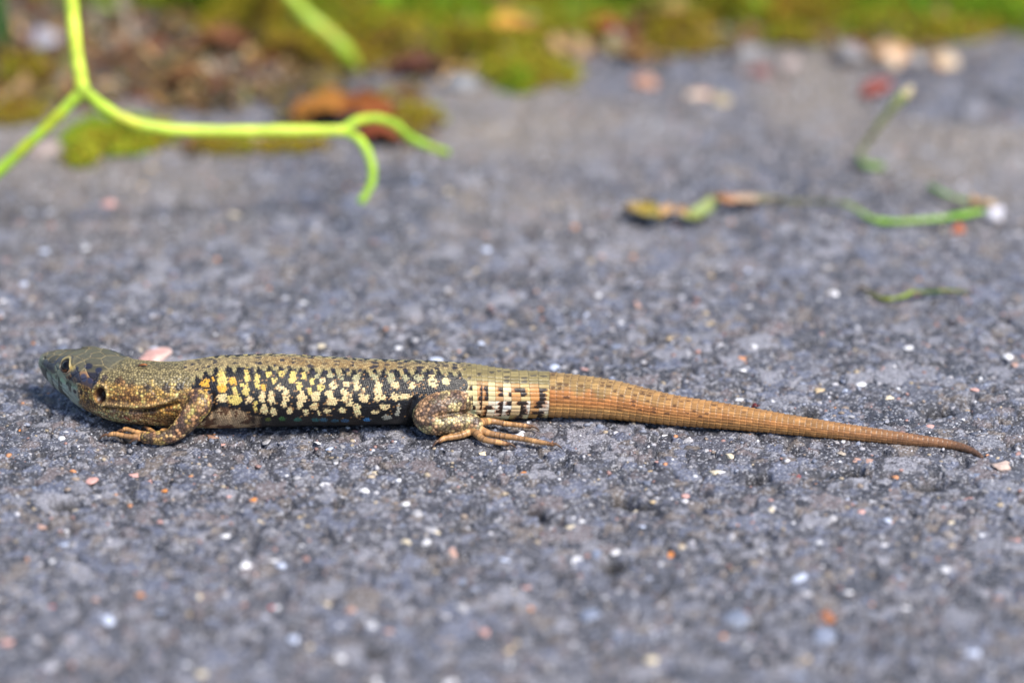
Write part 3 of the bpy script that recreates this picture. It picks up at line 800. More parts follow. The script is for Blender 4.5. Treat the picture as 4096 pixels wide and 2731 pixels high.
for px, py, rx, ry, k in SPOTS:
    h = hit_body(px, py)
    if not h: continue
    up = hit_body(px, py - ry); dn = hit_body(px, py + ry)
    ra = max(.25, ((dn[1] if dn else h[1] + ry / 26) - (up[1] if up else h[1] - ry / 26)) / 2)
    q = np.sqrt(((cs_t - h[0]) / (rx / 28 * .98)) ** 2 + ((ca_t - h[1]) / ra) ** 2) + .7 * (n1 - .5) + .5 * (n3 - .5)
    w = smooth(1.16, 1.0, q)
    base = mixc(base, np.tile(SC[k], (len(tr), 1)), w)
for px, py, rx, ry in DARKS:
    h = hit_body(px, py)
    if not h: continue
    up = hit_body(px, py - ry); dn = hit_body(px, py + ry)
    ra = max(.2, ((dn[1] if dn else h[1] + ry / 20) - (up[1] if up else h[1] - ry / 20)) / 2)
    q = np.sqrt(((cs_t - h[0]) / (rx / 28 * 1.1)) ** 2 + ((ca_t - h[1]) / ra) ** 2) + .4 * (n1 - .5)
    base = mixc(base, np.tile(lin((40, 38, 50)), (len(tr), 1)), .9 * smooth(1.15, .85, q))
for px, py, rx, ry, cc in [(1072, 1676, 12, 9, (92, 100, 40)), (1130, 1674, 14, 10, (60, 100, 56)), (1191, 1677, 16, 10, (44, 98, 84)), (1262, 1679, 16, 9, (40, 92, 96)), (1295, 1679, 15, 9, (46, 88, 110)),
                           (1340, 1682, 15, 8, (40, 80, 100)), (1380, 1682, 15, 7, (44, 84, 118)), (1467, 1678, 16, 9, (62, 124, 178))]:
    h = hit_body(px, py)
    if h:
        q = np.sqrt(((cs_t - h[0]) / (rx / 28)) ** 2 + ((ca_t - h[1]) / .5) ** 2)
        base = mixc(base, np.tile(lin(cc), (len(tr), 1)), smooth(1.1, .85, q))
flip = rnd[tr]
side = smooth(edge_a - .2, edge_a + .3, ca_t) * (1 - below)
base = mixc(base, np.tile(lin((30, 28, 36)), (len(tr), 1)), .8 * side * (flip < .06))
base = mixc(base, np.tile(lin((150, 112, 70)), (len(tr), 1)), .7 * side * (flip > .94))
C[tr] = base
# basal rings: (pale colour, dark share, where the dark sits, tint of upper flank)
RING = [  # noqa
        ((186, 176, 140), .3, 1, (186, 176, 140)), ((214, 200, 160), .35, 1, (190, 176, 130)), ((222, 210, 170), .1, 0, (206, 192, 140)), ((214, 190, 150), .75, 1, (190, 140, 90)), ((206, 170, 124), .75, 1, (190, 140, 88)),
        ((232, 214, 190), .06, 0, (216, 200, 150)), ((232, 206, 188), .5, 1, (196, 150, 96)), ((228, 218, 204), .4, 1, (220, 200, 160)), ((214, 184, 140), .55, 1, (190, 138, 84)), ((226, 216, 200), .95, 0, (196, 170, 110)),
        ((200, 150, 98), .22, 1, (184, 128, 74)), ((226, 206, 184), .97, 0, (196, 166, 104))]
rb = np.where(region == 1)[0]
rr = np.clip(ring_i[rb], 0, len(RING) - 1)
pale = lin(np.array([r[0] for r in RING]))[rr]; upper = lin(np.array([r[3] for r in RING]))[rr]
share = np.array([r[1] for r in RING])[rr]; wh = np.array([r[2] for r in RING])[rr]
a = np.abs(th_[rb])
cR = np.abs(cell_arc[rb]) / R_[rb]
cc = mixc(np.tile(lin((134, 120, 80)), (len(rb), 1)), upper, smooth(.62, .85, cR))
cc = mixc(cc, pale, smooth(1.25, 1.5, cR))
cc = mixc(cc, cc * np.array([.8, .84, .55]), smooth(1.9, 2.3, cR))
h2 = hash_u(ring_i[rb], row_i[rb], rr * 0, 44)
width = .35 + .35 * hash_u(ring_i[rb], row_i[rb], rr * 0, 45)
keepd = (h2 < share) & (cR > .78)
nz = .5 * (vnoise(BV[rb], .28, 46) - .5)
along = np.where(wh == 1, 1 - ring_f[rb], ring_f[rb])
edge_d = along - width - nz - .15 * (abs(row_f[rb]) < .3) + .12
inside = smooth(.08, -.04, edge_d)
cc = mixc(cc, np.tile(lin((156, 92, 44)), (len(rb), 1)), .75 * keepd * smooth(.26, .05, edge_d))
cc = mixc(cc, np.tile(lin((24, 19, 20)), (len(rb), 1)), .96 * keepd * inside)
dk = (cR < .7) & (h2 > .72) & (((ring_f[rb] - .5) / .42) ** 2 + (row_f[rb] / .4) ** 2 + nz < .8)
cc = mixc(cc, np.tile(lin((60, 56, 54)), (len(rb), 1)), .8 * dk)
C[rb] = cc
# regrown tail
rt = np.where(region == 2)[0]
u = (s_[rt] - S_B) / (SARC[-1] - S_B)
cR = np.abs(cell_arc[rt]) / R_[rt]
cc = mixc(np.tile(lin((156, 126, 80)), (len(rt), 1)), lin((192, 118, 62)), smooth(.7, 1.15, cR + .5 * (vnoise(BV[rt], 1.6, 48) - .5)) * (.6 + .4 * vnoise(BV[rt], 2.2, 49)))
cc = mixc(cc, lin((204, 150, 88)), smooth(1.45, 1.75, cR))
cc = mixc(cc, lin((160, 116, 66)), smooth(2.0, 2.4, cR))
cc = mixc(cc, lin((176, 124, 72)), .7 * smooth(.04, .4, u))
cc = mixc(cc, lin((130, 92, 66)), .9 * smooth(.5, .9, u))
cc = mixc(cc, lin((78, 58, 48)), .8 * smooth(.88, 1.0, u))
hh = hash_u(ring_i[rt], row_i[rt], rt * 0, 77)
cc = cc * ((.86 + .28 * hash_u(ring_i[rt], row_i[rt], rt * 0, 78)) * (.9 + .2 * vnoise(BV[rt] * np.array([.5, 1.6, 1.6]), .22, 79)) * (1 - .18 * smooth(.5, .0, ring_f[rt])))[:, None]
cc = mixc(cc, np.tile(lin((70, 46, 34)), (len(rt), 1)), .75 * (hh > .8) * (((ring_f[rt] - .5) / .42) ** 2 + (row_f[rt] / .4) ** 2 + 1.2 * (vnoise(BV[rt], .25, 47) - .5) < .8) * smooth(.7, .3, u) * smooth(1.7, 1.4, cR))
C[rt] = cc
# limbs
lm = np.where(region == 4)[0]
Lp = limb_cell
bl = vnoise(Lp, .9, 81) * .6 + vnoise(Lp, .42, 82) * .4
kinds = np.array([0 if l[0] == 'arm' else 1 if l[0] == 'leg' else 2 for l in limbs])[limb_id[lm]]
armc = mixc(np.tile(lin((208, 172, 100)), (len(lm), 1)), lin((210, 156, 112)), smooth(.35, .65, vnoise(Lp, 1.0, 83)))
legc = mixc(np.tile(lin((176, 138, 104)), (len(lm), 1)), lin((214, 190, 136)), smooth(.42, .6, vnoise(Lp, 1.0, 84) + .25 * smooth(4.4, 1.6, Lp[:, 2]) - .08))
toec = np.tile(lin((176, 132, 86)), (len(lm), 1)) * (.85 + .3 * rnd[lm])[:, None]
cc = np.where((kinds == 0)[:, None], armc, np.where((kinds == 1)[:, None], legc, toec))
cell_h = smooth(.505, .56, bl + .3 * (rnd[lm] - .5))
cc = mixc(cc, np.tile(lin((56, 45, 48)), (len(lm), 1)), cell_h * np.where(kinds == 2, .0, np.where(kinds == 0, .88, .8)))
cc = mixc(cc, np.tile(lin((60, 44, 36)), (len(lm), 1)), (kinds == 2) * .6 * (rnd[lm] > .7))
cc = mixc(cc, np.tile(lin((92, 58, 40)), (len(lm), 1)), (kinds == 2) * smooth(.82, 1., limb_u[lm]) * .8)
cc = cc * (.85 + .3 * rnd[lm])[:, None]
C[lm] = cc
# head and neck
hm = np.where(region == 3)[0]
Hc = hmir(cell_pos[hm]); Hl = HL[hm]
nn = vnoise(cell_pos[hm], 1.0, 91); nf_ = vnoise(cell_pos[hm], .5, 92)
ha = np.abs(th_[hm])
cr = np.tile(lin((216, 160, 82)), (len(hm), 1))
cr = mixc(cr, lin((136, 84, 40)), .7 * smooth(.45, .6, nn) * smooth(1.9, 1.6, ha))
cr = mixc(cr, lin((206, 170, 96)), .6 * smooth(1.35, 1.05, ha))
cr = mixc(cr, lin((228, 190, 146)), smooth(1.75, 2.05, ha + .3 * (nf_ - .5)))
cr = mixc(cr, lin((142, 128, 90)), smooth(1.02, .78, ha + .2 * (nf_ - .5)))
cr = mixc(cr, lin((60, 48, 40)), .55 * (nf_ > .62) * smooth(.95, 1.15, ha))
cr = mixc(cr, lin((226, 196, 120)), .45 * (rnd[hm] > .75) * smooth(.9, 1.1, ha))
cr = mixc(cr, lin((110, 76, 46)), .5 * (rnd[hm] < .22) * smooth(.9, 1.1, ha))
t_, y_, z_ = Hl[:, 0], Hl[:, 1], Hl[:, 2]
hd = smooth(11.0, 9.4, t_ + .5 * (nn - .5))
crown = smooth(-.2, .2, z_ - (6.6 + .13 * t_)) * smooth(15.2, 14.0, t_ + 1.2 * (nn - .5))
sh = shield[hm]
shade = (.72 + .5 * hash_u(sh, sh * 0, sh * 0, 12))
face = mixc(np.tile(lin((124, 130, 112)), (len(hm), 1)), lin((142, 166, 138)), smooth(5.9, 5.2, z_) * smooth(3.6, 5.4, t_))
face = mixc(face, lin((38, 42, 60)), smooth(5.7, 6.2, z_) * smooth(5.4, 4.4, t_) * smooth(1.0, 2.4, t_) * .9)
face = mixc(face, lin((150, 158, 146)), smooth(5.5, 4.9, z_))
lipbar = smooth(.5, .6, vnoise(np.stack([t_ * 1.0, z_ * .35, 0 * t_], 1), .85, 95))
face = mixc(face, lin((44, 42, 40)), .85 * lipbar * smooth(6.0, 5.5, z_) * smooth(1.0, 1.8, t_))
cr = mixc(cr, face, hd)
tem = smooth(7.2, 7.8, t_) * smooth(5.9, 6.3, z_ + .4 * (nn - .5)) * smooth(13.9, 13.0, t_ + .8 * (nf_ - .5))
hsh = hash_u(sh, sh * 0, sh * 0, 19)
tcol = mixc(np.tile(lin((34, 38, 60)), (len(hm), 1)), lin((128, 96, 70)), smooth(.62, .72, hsh))
cr = mixc(cr, lin((88, 84, 68)) * shade[:, None], crown)
cr = mixc(cr, lin((178, 160, 116)), .75 * crown * groove[hm])
cr = mixc(cr, lin((46, 50, 70)), .6 * crown * (hash_u(sh, sh * 0, sh * 0, 33) > .8) * smooth(.3, .6, nf_))
cr = mixc(cr, tcol * (.7 + .6 * hsh)[:, None], .95 * tem * (1 - crown * smooth(7.6, 8.0, z_)))
cr = mixc(cr, lin((70, 68, 56)), .5 * crown * smooth(.55, .7, vnoise(BV[hm], .35, 97)))
streak = smooth(.5, .62, vnoise(np.stack([s_[hm] * .3, ha * 2.6, 0 * ha], 1), .55, 98))
cr = mixc(cr, lin((66, 46, 34)), .65 * streak * smooth(.95, 1.15, ha) * (1 - hd) * (1 - tem))
C[hm] = cr
def blob3(px, py, r, colr, amount=1., where=None, soft=.25, noise=.35, ry=None):
    """a patch on the head or neck, both sides alike"""
    h = hit(px, py)
    if h is None: return
    q0 = hmir(h[0][None])[0]
    dd = np.linalg.norm((hmir(cell_pos[hm]) * np.where(wshield[hm] > .5, 0, 1)[:, None] + Hl * np.where(wshield[hm] > .5, 1, 0)[:, None] - q0) / np.array([1, 1, (ry or r) / r]), axis=1) / (r / 28)
    w = smooth(1 + soft, 1 - soft, dd + noise * (nf_ - .5)) * amount
    C[hm] = mixc(C[hm], np.tile(lin(colr), (len(hm), 1)), w)
DKB = (38, 34, 42)
for px, py, r, cc, am in [(355, 1465, 16, (32, 36, 56), .9), (395, 1480, 14, (32, 38, 62), .9), (335, 1510, 17, (50, 58, 84), .9), (360, 1523, 12, (44, 48, 76), .8), (308, 1475, 10, (34, 38, 58), .9),
                          (420, 1510, 14, (70, 58, 62), .8), (410, 1535, 14, (52, 46, 50), .9), (380, 1535, 12, (44, 46, 70), .8), (300, 1565, 9, DKB, .9), (325, 1568, 12, DKB, .9), (345, 1580, 14, DKB, .8),
                          (352, 1605, 14, DKB, .75), (330, 1600, 9, DKB, .6), (270, 1535, 9, DKB, .8), (245, 1530, 8, (70, 70, 62), .8), (225, 1508, 8, (86, 84, 76), .7), (210, 1485, 9, (100, 92, 84), .6),
                          (205, 1505, 7, (90, 90, 80), .6), (278, 1510, 8, (30, 28, 34), .8), (300, 1520, 14, (120, 100, 78), .5), (250, 1518, 12, (132, 164, 134), .6), (262, 1550, 12, (140, 160, 150), .6),
                          (310, 1595, 12, (146, 164, 150), .6), (330, 1625, 12, (150, 156, 132), .6), (370, 1650, 16, (150, 144, 118), .5), (215, 1465, 8, (70, 76, 84), .7), (222, 1448, 12, (48, 56, 78), .7), (232, 1470, 10, (46, 56, 90), .7),
                          (480, 1530, 22, (150, 86, 40), .5), (520, 1560, 24, (132, 78, 36), .5), (500, 1588, 22, (110, 66, 36), .5), (470, 1560, 10, (70, 44, 30), .6), (470, 1522, 14, (60, 50, 44), .6), (530, 1535, 14, (60, 46, 40), .6),
                          (590, 1548, 16, DKB, .85), (665, 1552, 18, DKB, .9), (560, 1558, 10, DKB, .6), (720, 1545, 14, DKB, .9), (640, 1520, 8, (70, 60, 50), .6), (540, 1600, 20, (110, 64, 36), .6), (600, 1595, 24, (120, 72, 40), .5),
                          (470, 1545, 12, (226, 176, 96), .5), (610, 1530, 12, (230, 190, 110), .6), (690, 1540, 10, (226, 190, 110), .6), (450, 1640, 20, (216, 172, 140), .5), (540, 1655, 30, (206, 160, 126), .5)]:
    blob3(px, py, r, cc, am)
# neck crease, ear, eye, nostril: relief and colour together
dz = np.zeros(nv)
def seg_dist(A, B, X):
    AB = B - A; t = np.clip(((X - A) @ AB) / (AB @ AB), 0, 1)
    return np.linalg.norm(X - A - t[:, None] * AB, axis=1)
for fold, depth, wd in [([(420, 1633), (480, 1637), (540, 1645), (600, 1641), (650, 1630), (705, 1615)], .55, .3), ([(415, 1614), (480, 1618), (540, 1624), (600, 1620), (650, 1608), (700, 1592)], -.4, .36),
                        ([(610, 1560), (640, 1590), (690, 1600)], .12, .3), ([(850, 1580), (848, 1640), (860, 1690)], .3, .4), ([(900, 1600), (925, 1650), (930, 1690)], .15, .35),
                        ([(1655, 1600), (1640, 1640), (1650, 1690)], .3, .4), ([(2190, 1500), (2193, 1580), (2190, 1650)], .12, .3), ([(1895, 1652), (1850, 1650), (1800, 1656), (1760, 1664)], .3, .3)]:
    pts = [hit(*p) for p in fold]
    pts = [p[0] for p in pts if p]
    dmin = np.full(nv, 9.)
    for A, B in zip(pts[:-1], pts[1:]):
        cand = np.where(np.linalg.norm(BV - (A + B) / 2, axis=1) < 4)[0]
        dmin[cand] = np.minimum(dmin[cand], seg_dist(A, B, BV[cand]))
    g_ = np.exp(-(dmin / wd) ** 2) * (dmin < 8)
    dz -= depth * g_
    if depth > .5: C = mixc(C, C * .3, .8 * g_)
    if depth < -.3: C = mixc(C, np.tile(lin((222, 186, 128)), (nv, 1)), .45 * g_)
HLa = HL
ear_c = hmir(hit(401, 1580)[0][None])[0]
ed = np.linalg.norm((HLa - ear_c) / np.array([.98, 1.6, 1.22]), axis=1)
sel = (region == 3)
earw = smooth(1.12, .8, ed) * sel
disp = np.where(earw > 0, disp * (1 - earw), disp)
dz -= 1.15 * earw * smooth(1.05, .35, ed)
dz += .22 * np.exp(-((ed - 1.25) / .2) ** 2) * sel
C = mixc(C, np.tile(lin((64, 42, 32)), (nv, 1)), earw)
C = mixc(C, np.tile(lin((16, 13, 14)), (nv, 1)), smooth(.95, .3, ed - .35 * (HLa[:, 0] - ear_c[0])) * sel * earw)
ringe = np.exp(-((ed - 1.32) / .16) ** 2) * sel
C = mixc(C, np.tile(lin((222, 184, 120)), (nv, 1)), .7 * ringe)
eye_hit = hit(259, 1466)
eye_c = hmir(eye_hit[0][None])[0]
exy = HLa - eye_c
er = np.sqrt((exy[:, 0] / 1.0) ** 2 + (exy[:, 2] / .76) ** 2 + (exy[:, 1] * .35) ** 2)
near_eye = sel & (np.abs(exy[:, 1]) < 1.6)
sock = smooth(1.02, .72, er) * near_eye
disp *= (1 - smooth(1.5, 1.1, er) * near_eye)
dz -= .9 * sock
lid = np.exp(-((er - 1.12) / .13) ** 2) * near_eye
upper_lid = lid * smooth(-.1, .45, exy[:, 2]); lower_lid = lid * smooth(.0, -.4, exy[:, 2])
dz += .26 * upper_lid + .12 * lower_lid
brow = np.exp(-((er - 1.55) / .25) ** 2) * near_eye * smooth(.5, 1.0, exy[:, 2])
dz += .22 * brow

C = mixc(C, np.tile(lin((172, 156, 104)), (nv, 1)), .85 * np.clip(upper_lid * 1.1, 0, 1) * (HLa[:, 2] > 0) * (((BV - SNOUT) @ HSIDE) > 0))
C = mixc(C, np.tile(lin((140, 122, 104)), (nv, 1)), np.clip(lower_lid * .8, 0, 1))
C = mixc(C, np.tile(lin((26, 22, 22)), (nv, 1)), .95 * smooth(1.06, .96, er) * near_eye)
lowring = np.exp(-((er - 1.5) / .14) ** 2) * near_eye * smooth(.2, -.5, exy[:, 2])
C = mixc(C, np.tile(lin((120, 130, 108)), (nv, 1)), .7 * lowring)
behind = np.exp(-(((exy[:, 0] - 1.5) / .5) ** 2 + ((exy[:, 2] - .25) / .3) ** 2)) * near_eye
C = mixc(C, np.tile(lin((196, 168, 92)), (nv, 1)), .8 * behind)
nos = hit(177, 1432)
if nos:
    nc = hmir(nos[0][None])[0]
    nd = np.linalg.norm(HLa - nc, axis=1)
    w = smooth(.36, .18, nd) * sel
    dz -= .3 * w; C = mixc(C, np.tile(lin((22, 22, 20)), (nv, 1)), w)
# mouth line along the jaw
mouth = [(176, 1462), (200, 1500), (228, 1532), (262, 1562), (288, 1588)]
mp = [hit(*p) for p in mouth]; mp = [hmir(p[0][None])[0] for p in mp if p]
for A, B in zip(mp[:-1], mp[1:]):
    d = seg_dist(A, B, HLa)
    w = np.exp(-(d / .11) ** 2) * sel
    dz -= .14 * w; C = mixc(C, np.tile(lin((44, 46, 44)), (nv, 1)), .65 * w)
# darker grooves between the scales and slight mottling per scale
C = C * (.76 + .46 * rnd)[:, None] * np.where(((region == 3) & (wshield < .5)) | (region == 4), 1.3, np.where(region == 0, 1.12, 1.1))[:, None]
C = np.minimum(C, .82)
gdark = np.where(region == 0, .78, np.where(region == 4, .85, np.where((region == 3) & (wshield < .5), .9, np.where(region == 3, .3, .65))))
C = mixc(C, C * .12, gdark * np.clip(groove, 0, 1) * (1 - earw))
BV2 = BV + NRM * (disp + dz)[:, None]
BV2[:, 2] = np.maximum(BV2[:, 2], .0)
lizard = tag(empty('lizard', (SP[len(SP) // 3, 0], SP[len(SP) // 3, 1], 0)), 'wall lizard with black and yellow flank and brown regrown tail lying on the asphalt', 'lizard')
def child(name, me):
    o = link(name, me, lizard)
    o.location = -lizard.location
    return o
body = child('body', big_mesh('body', BV2, BF, C, None, MAT_SKIN))
body['label'] = 'scaly body, olive back, black flank with cream and yellow spots, orange-brown tail'
# eyes
def make_eye(center, out):
    V = ICO3 * 1.0
    out = out / np.linalg.norm(out)
    bm = bmesh.new(); bmesh.ops.create_icosphere(bm, subdivisions=4, radius=1.0)
    V = np.array([v.co[:] for v in bm.verts]); F = [[v.index for v in f.verts] for f in bm.faces]; bm.free()
    ca = V @ out; up = V[:, 2]
    cc = np.tile(lin((20, 16, 15)), (len(V), 1))
    ann = smooth(.90, .86, ca) * smooth(.66, .72, ca)
    cc = mixc(cc, np.tile(lin((132, 84, 52)), (len(V), 1)), ann * .8 * smooth(.35, -.2, up))
    cc = mixc(cc, np.tile(lin((4, 4, 5)), (len(V), 1)), smooth(.84, .90, ca))
    return mesh_from('eye', V * 1.12 + center, F, cc, True, MAT_EYE)
nrm_eye = eye_hit[1]
ec = eye_hit[0] - nrm_eye * .8 + np.array([0, 0, .05])
child('eye', make_eye(ec, nrm_eye))
d = (ec - SNOUT) @ HSIDE
ec2 = ec - 2 * d * HSIDE; nr2 = nrm_eye - 2 * (nrm_eye @ HSIDE) * HSIDE
child('eye', make_eye(ec2, nr2))
# claws
def claw(tip, direction, r, length, droop):
    d = direction / np.linalg.norm(direction)
    up = np.array([0, 0, 1.0])
    pts = [tip - d * .25, tip + d * length * .3 + up * .12, tip + d * length * .7 - up * droop * .35, tip + d * length * .95 - up * droop]
    path = catmull(pts, 9)
    path[:, 2] = np.maximum(path[:, 2], .05)
    rad = r * np.linspace(1, .08, 9) ** .8
    V, F = tube(path, rad, 8)
    cc = mixc(np.tile(lin((112, 80, 56)), (len(V), 1)), lin((52, 36, 30)), np.repeat(np.linspace(0, 1, 9), 8))
    return mesh_from('claw', V, F, cc, True, MAT_CLAW)
for kind, q, nr in limbs:
    if kind == 'toe':
        tip = q[-1, :3]; dr = q[-1, :3] - q[-4, :3]; dr[2] *= .3
        child('claw', claw(tip, dr, q[-1, 3] * .85, 1.5, min(.62, tip[2])))

# ================================================================== SMALL LOOSE THINGS ON AND NEAR THE LIZARD
def lump(seed, rad, colr, mat, colr2=None, sub=ICO2, subF=ICO2F, bump=.12, smooth_shade=True, facets=5):
    r = np.random.default_rng(seed)
    V = sub.copy()
    for _ in range(facets):
        nrm = r.normal(size=3); nrm /= np.linalg.norm(nrm)
        V = V - np.outer(np.clip(V @ nrm - r.uniform(.55, .85), 0, None), nrm)
    V = V * (1 + bump * (vnoise(V + seed * 3.1, .7, seed) - .5))[:, None]
    k = vnoise(V + seed, .8, seed + 3)
    cc = np.tile(lin(colr), (len(V), 1))
    if colr2 is not None: cc = mixc(cc, lin(colr2), smooth(.4, .65, k))
    return V * np.asarray(rad), subF.tolist(), cc
def pebble(name, px, py, rad, colr, label, colr2=None, seed=1, cat='pebble', group=None, sink=.48, y=None):
    rad = (rad[0], rad[1], rad[2] * .8)
    p = at_z(px, py, 0)
    z = gz_at(p[0], p[1])
    V, F, cc = lump(seed, rad, np.array(colr) * .92, MAT_STONE, colr2, ICO3, ICO3F, .5, facets=9)
    o = link(name, mesh_from(name, V, F, cc, True, MAT_STONE), None, (p[0], p[1], z + rad[2] * (1 - sink)))
    o.rotation_euler = (0, 0, seed * 1.3)
    return tag(o, label, cat, group)
pebble('pebble', 615, 1432, (3.1, 2.0, 1.15), (216, 168, 160), 'pale pink pebble lying right behind the lizard\'s neck', (226, 196, 186), 3, sink=.4)
pebble('pebble', 3540, 235, (4.6, 4.0, 3.4), (206, 160, 120), 'large orange-cream pebble beside the mossy bank at the asphalt edge', (220, 196, 170), 4)
pebble('pebble', 3390, 250, (3.6, 3.2, 2.8), (150, 146, 148), 'grey pebble against the large orange-cream pebble', None, 5)
pebble('pebble', 3780, 255, (3.0, 2.8, 2.4), (204, 158, 110), 'small tan orange pebble at the foot of the green moss bank', (196, 176, 150), 6)
pebble('pebble', 3660, 265, (2.3, 2.2, 1.9), (176, 168, 166), 'small pale grey pebble between the two orange pebbles', None, 7)
pebble('brick_fragment', 3510, 360, (4.3, 2.4, 1.5), (150, 70, 56), 'flat dull red brick fragment beside the leaning green sprout', (128, 58, 48), 8, 'fragment')
pebble('pebble', 2580, 335, (2.3, 2.0, 1.5), (192, 142, 116), 'salmon coloured pebble right of the moss tongue', None, 9)
pebble('pebble', 2790, 380, (2.6, 2.0, 1.3), (220, 178, 156), 'pale pink pebble with a cream flake next to it', (226, 200, 176), 10)
pebble('pebble', 2890, 400, (2.6, 1.6, 1.0), (196, 178, 146), 'cream flake next to the pale pink pebble', None, 11)
pebble('pebble', 165, 175, (4.2, 3.2, 3.2), (160, 160, 172), 'smooth pale grey stone below the dark green leaves', (150, 150, 166), 12)
pebble('pebble', 490, 165, (3.2, 2.8, 2.2), (156, 116, 88), 'brown earthy lump by the hanging green stem', (130, 96, 72), 13, 'lump')
pebble('pebble', 215, 350, (3.0, 2.4, 1.8), (150, 118, 62), 'ochre lump behind the fork of the green stem', (110, 96, 50), 14, 'lump')
pebble('pebble', 190, 590, (5.2, 3.4, 1.6), (170, 152, 148), 'flat pinkish grey stone next to the yellow-green moss patch', (150, 140, 140), 15)
pebble('pebble', 1040, 560, (2.4, 1.9, 1.6), (190, 168, 148), 'beige pebble just under the long horizontal stem', None, 16)
pebble('pebble', 3970, 870, (2.6, 2.2, 1.7), (206, 204, 212), 'whitish pebble at the root end of the withered strand', (190, 188, 200), 17)
pebble('pebble', 3830, 925, (1.5, 1.2, 1.2), (206, 116, 74), 'orange pebble just below the withered strand', None, 18)
pebble('pebble', 2990, 215, (2.7, 2.4, 1.9), (160, 158, 160), 'pale grey pebble on the asphalt below the straw pieces', None, 19)
pebble('pebble', 3150, 270, (2.7, 2.4, 1.8), (176, 160, 156), 'pale mauve pebble on the asphalt below the moss cushion', None, 20)
pebble('pebble', 3040, 290, (2.1, 1.8, 1.3), (140, 92, 90), 'dull red pebble next to the pale mauve pebble', None, 21)
pebble('pebble', 1840, 340, (3.2, 2.6, 2.0), (150, 152, 158), 'bluish grey pebble near the brown end of the moss tongue', None, 22)
pebble('pebble', 2320, 200, (4.2, 2.2, 1.6), (196, 160, 118), 'tan elongated stone lying on the moss tongue', (170, 140, 110), 23)
# flake by the tail, husk and tick on the lizard
def bit(name, hitpt, nrm, path, rad, c1, c2, label, cat, flat=.6):
    V, F = tube(path, rad, 8, flat)
    n = len(path)
    cc = mixc(np.tile(lin(c1), (len(V), 1)), lin(c2), np.repeat(np.linspace(0, 1, n), 8))
    o = link(name, mesh_from(name, V - hitpt, F, cc, True, MAT_CLAW), None, hitpt)
    return tag(o, label, cat)
h = hit(572, 1466)
b0 = h[0] + h[1] * .16
pth = catmull([b0 + np.array([-.75, 0, -.02]), b0 + np.array([-.3, -.05, .14]), b0 + np.array([.2, 0, .2]), b0 + np.array([.62, 0, .1])], 10)
husk = bit('seed_husk', b0, h[1], pth, .17 * np.sin(np.linspace(.15, 2.9, 10)) + .06, (70, 40, 24), (168, 98, 40), 'tiny brown seed husk stuck on the lizard\'s neck', 'husk')
h = hit(507, 1668)
b0 = h[0] + h[1] * .1
pth = catmull([b0 + np.array([-.45, 0, .2]), b0 + np.array([-.1, -.04, .08]), b0 + np.array([.28, -.04, -.18]), b0 + np.array([.42, 0, -.42])], 10)
tick = bit('tick', b0, h[1], pth, .26 * np.sin(np.linspace(.2, 3.0, 10)) + .03, (70, 26, 16), (108, 48, 26), 'tiny red-brown tick on the lizard\'s throat scales', 'tick')
p = at_z(3025, 1632, 0); p[2] = gz_at(p[0], p[1]) + .35
pth = catmull([p + np.array([-.7, 0, -.2]), p + np.array([-.25, .2, .35]), p + np.array([.1, 0, .1]), p + np.array([.55, -.1, .45])], 9)
bit('flake', p, None, pth, .32 * np.sin(np.linspace(.3, 2.9, 9)) + .05, (110, 30, 30), (80, 26, 28), 'small dark red curled flake just above the brown tail', 'flake', .45)

# ================================================================== PLANTS
def stem_part(name, parent, pts, r0, r1, c0, c1, mat=MAT_PLANT, n=40, sides=12, flat=1.0, rough=.07, cols=None):
    path = catmull(pts, n)
    sd0 = sum(map(ord, name)) % 7 + len(bpy.data.objects)
    kk = np.arange(n, dtype=float)
    wob = vnoise(np.stack([kk * .35, kk * 0 + sd0, kk * 0], 1), 1., 51) - .5
    rad = np.linspace(r0, r1, n) * (1 + 2 * rough * wob)
    V, F = tube(path, rad, sides, flat)
    k = np.repeat(np.linspace(0, 1, n), sides)
    if cols:
        ck = lin(np.array(cols)); f = k * (len(cols) - 1); i = np.clip(f.astype(int), 0, len(cols) - 2)
        cc = mixc(ck[i], ck[i + 1], f - i)
    else:
        cc = mixc(np.tile(lin(c0), (len(V), 1)), lin(c1), k)
    ctr = np.repeat(path, sides, 0)
    cc = cc * (.82 + .36 * vnoise(V, 1.6, 5))[:, None]
    cc = mixc(cc, cc * np.array([1.25, .85, .6]), .6 * smooth(.62, .8, vnoise(ctr, 4., 6)))
    V = ctr + (V - ctr) * (1 + 2.2 * rough * (vnoise(V, .9, 7) - .5))[:, None]
    o = link(name, mesh_from(name, V, F, cc, True, mat), parent)
    if parent: o.location = -parent.location
    return o
LIME, LIME2, GRN = (204, 222, 76), (176, 206, 62), (92, 168, 36)
# hanging forked stem at the left: it rises over the frame and bows back to the soil
DP = 612
root = at_z(420, -330, 0); root[2] = gz_at(root[0], root[1])
vine = tag(empty('hanging_stem', root), 'bright lime-green forked stem hanging over the asphalt from the left bank', 'stem')
pA = at_depth(284, 0, DP)
stem_part('stem', vine, [root + np.array([0, 0, -2]), root + np.array([-3, -10, 42]), root + np.array([-12, -50, 78]), pA + np.array([-2, 14, 46]), pA + np.array([-1, 2, 14]), pA, at_depth(298, 150, DP), at_depth(318, 290, DP), at_depth(332, 362, DP)],
          1.15, 1.05, LIME, LIME, n=70)
stem_part('branch', vine, [at_depth(332, 362, DP), at_depth(265, 432, DP + 1), at_depth(170, 525, DP + 2), at_depth(60, 625, DP + 3), at_depth(-60, 735, DP + 4), at_depth(-180, 830, DP + 4)], 1.0, .95, LIME2, (156, 196, 60), n=44)
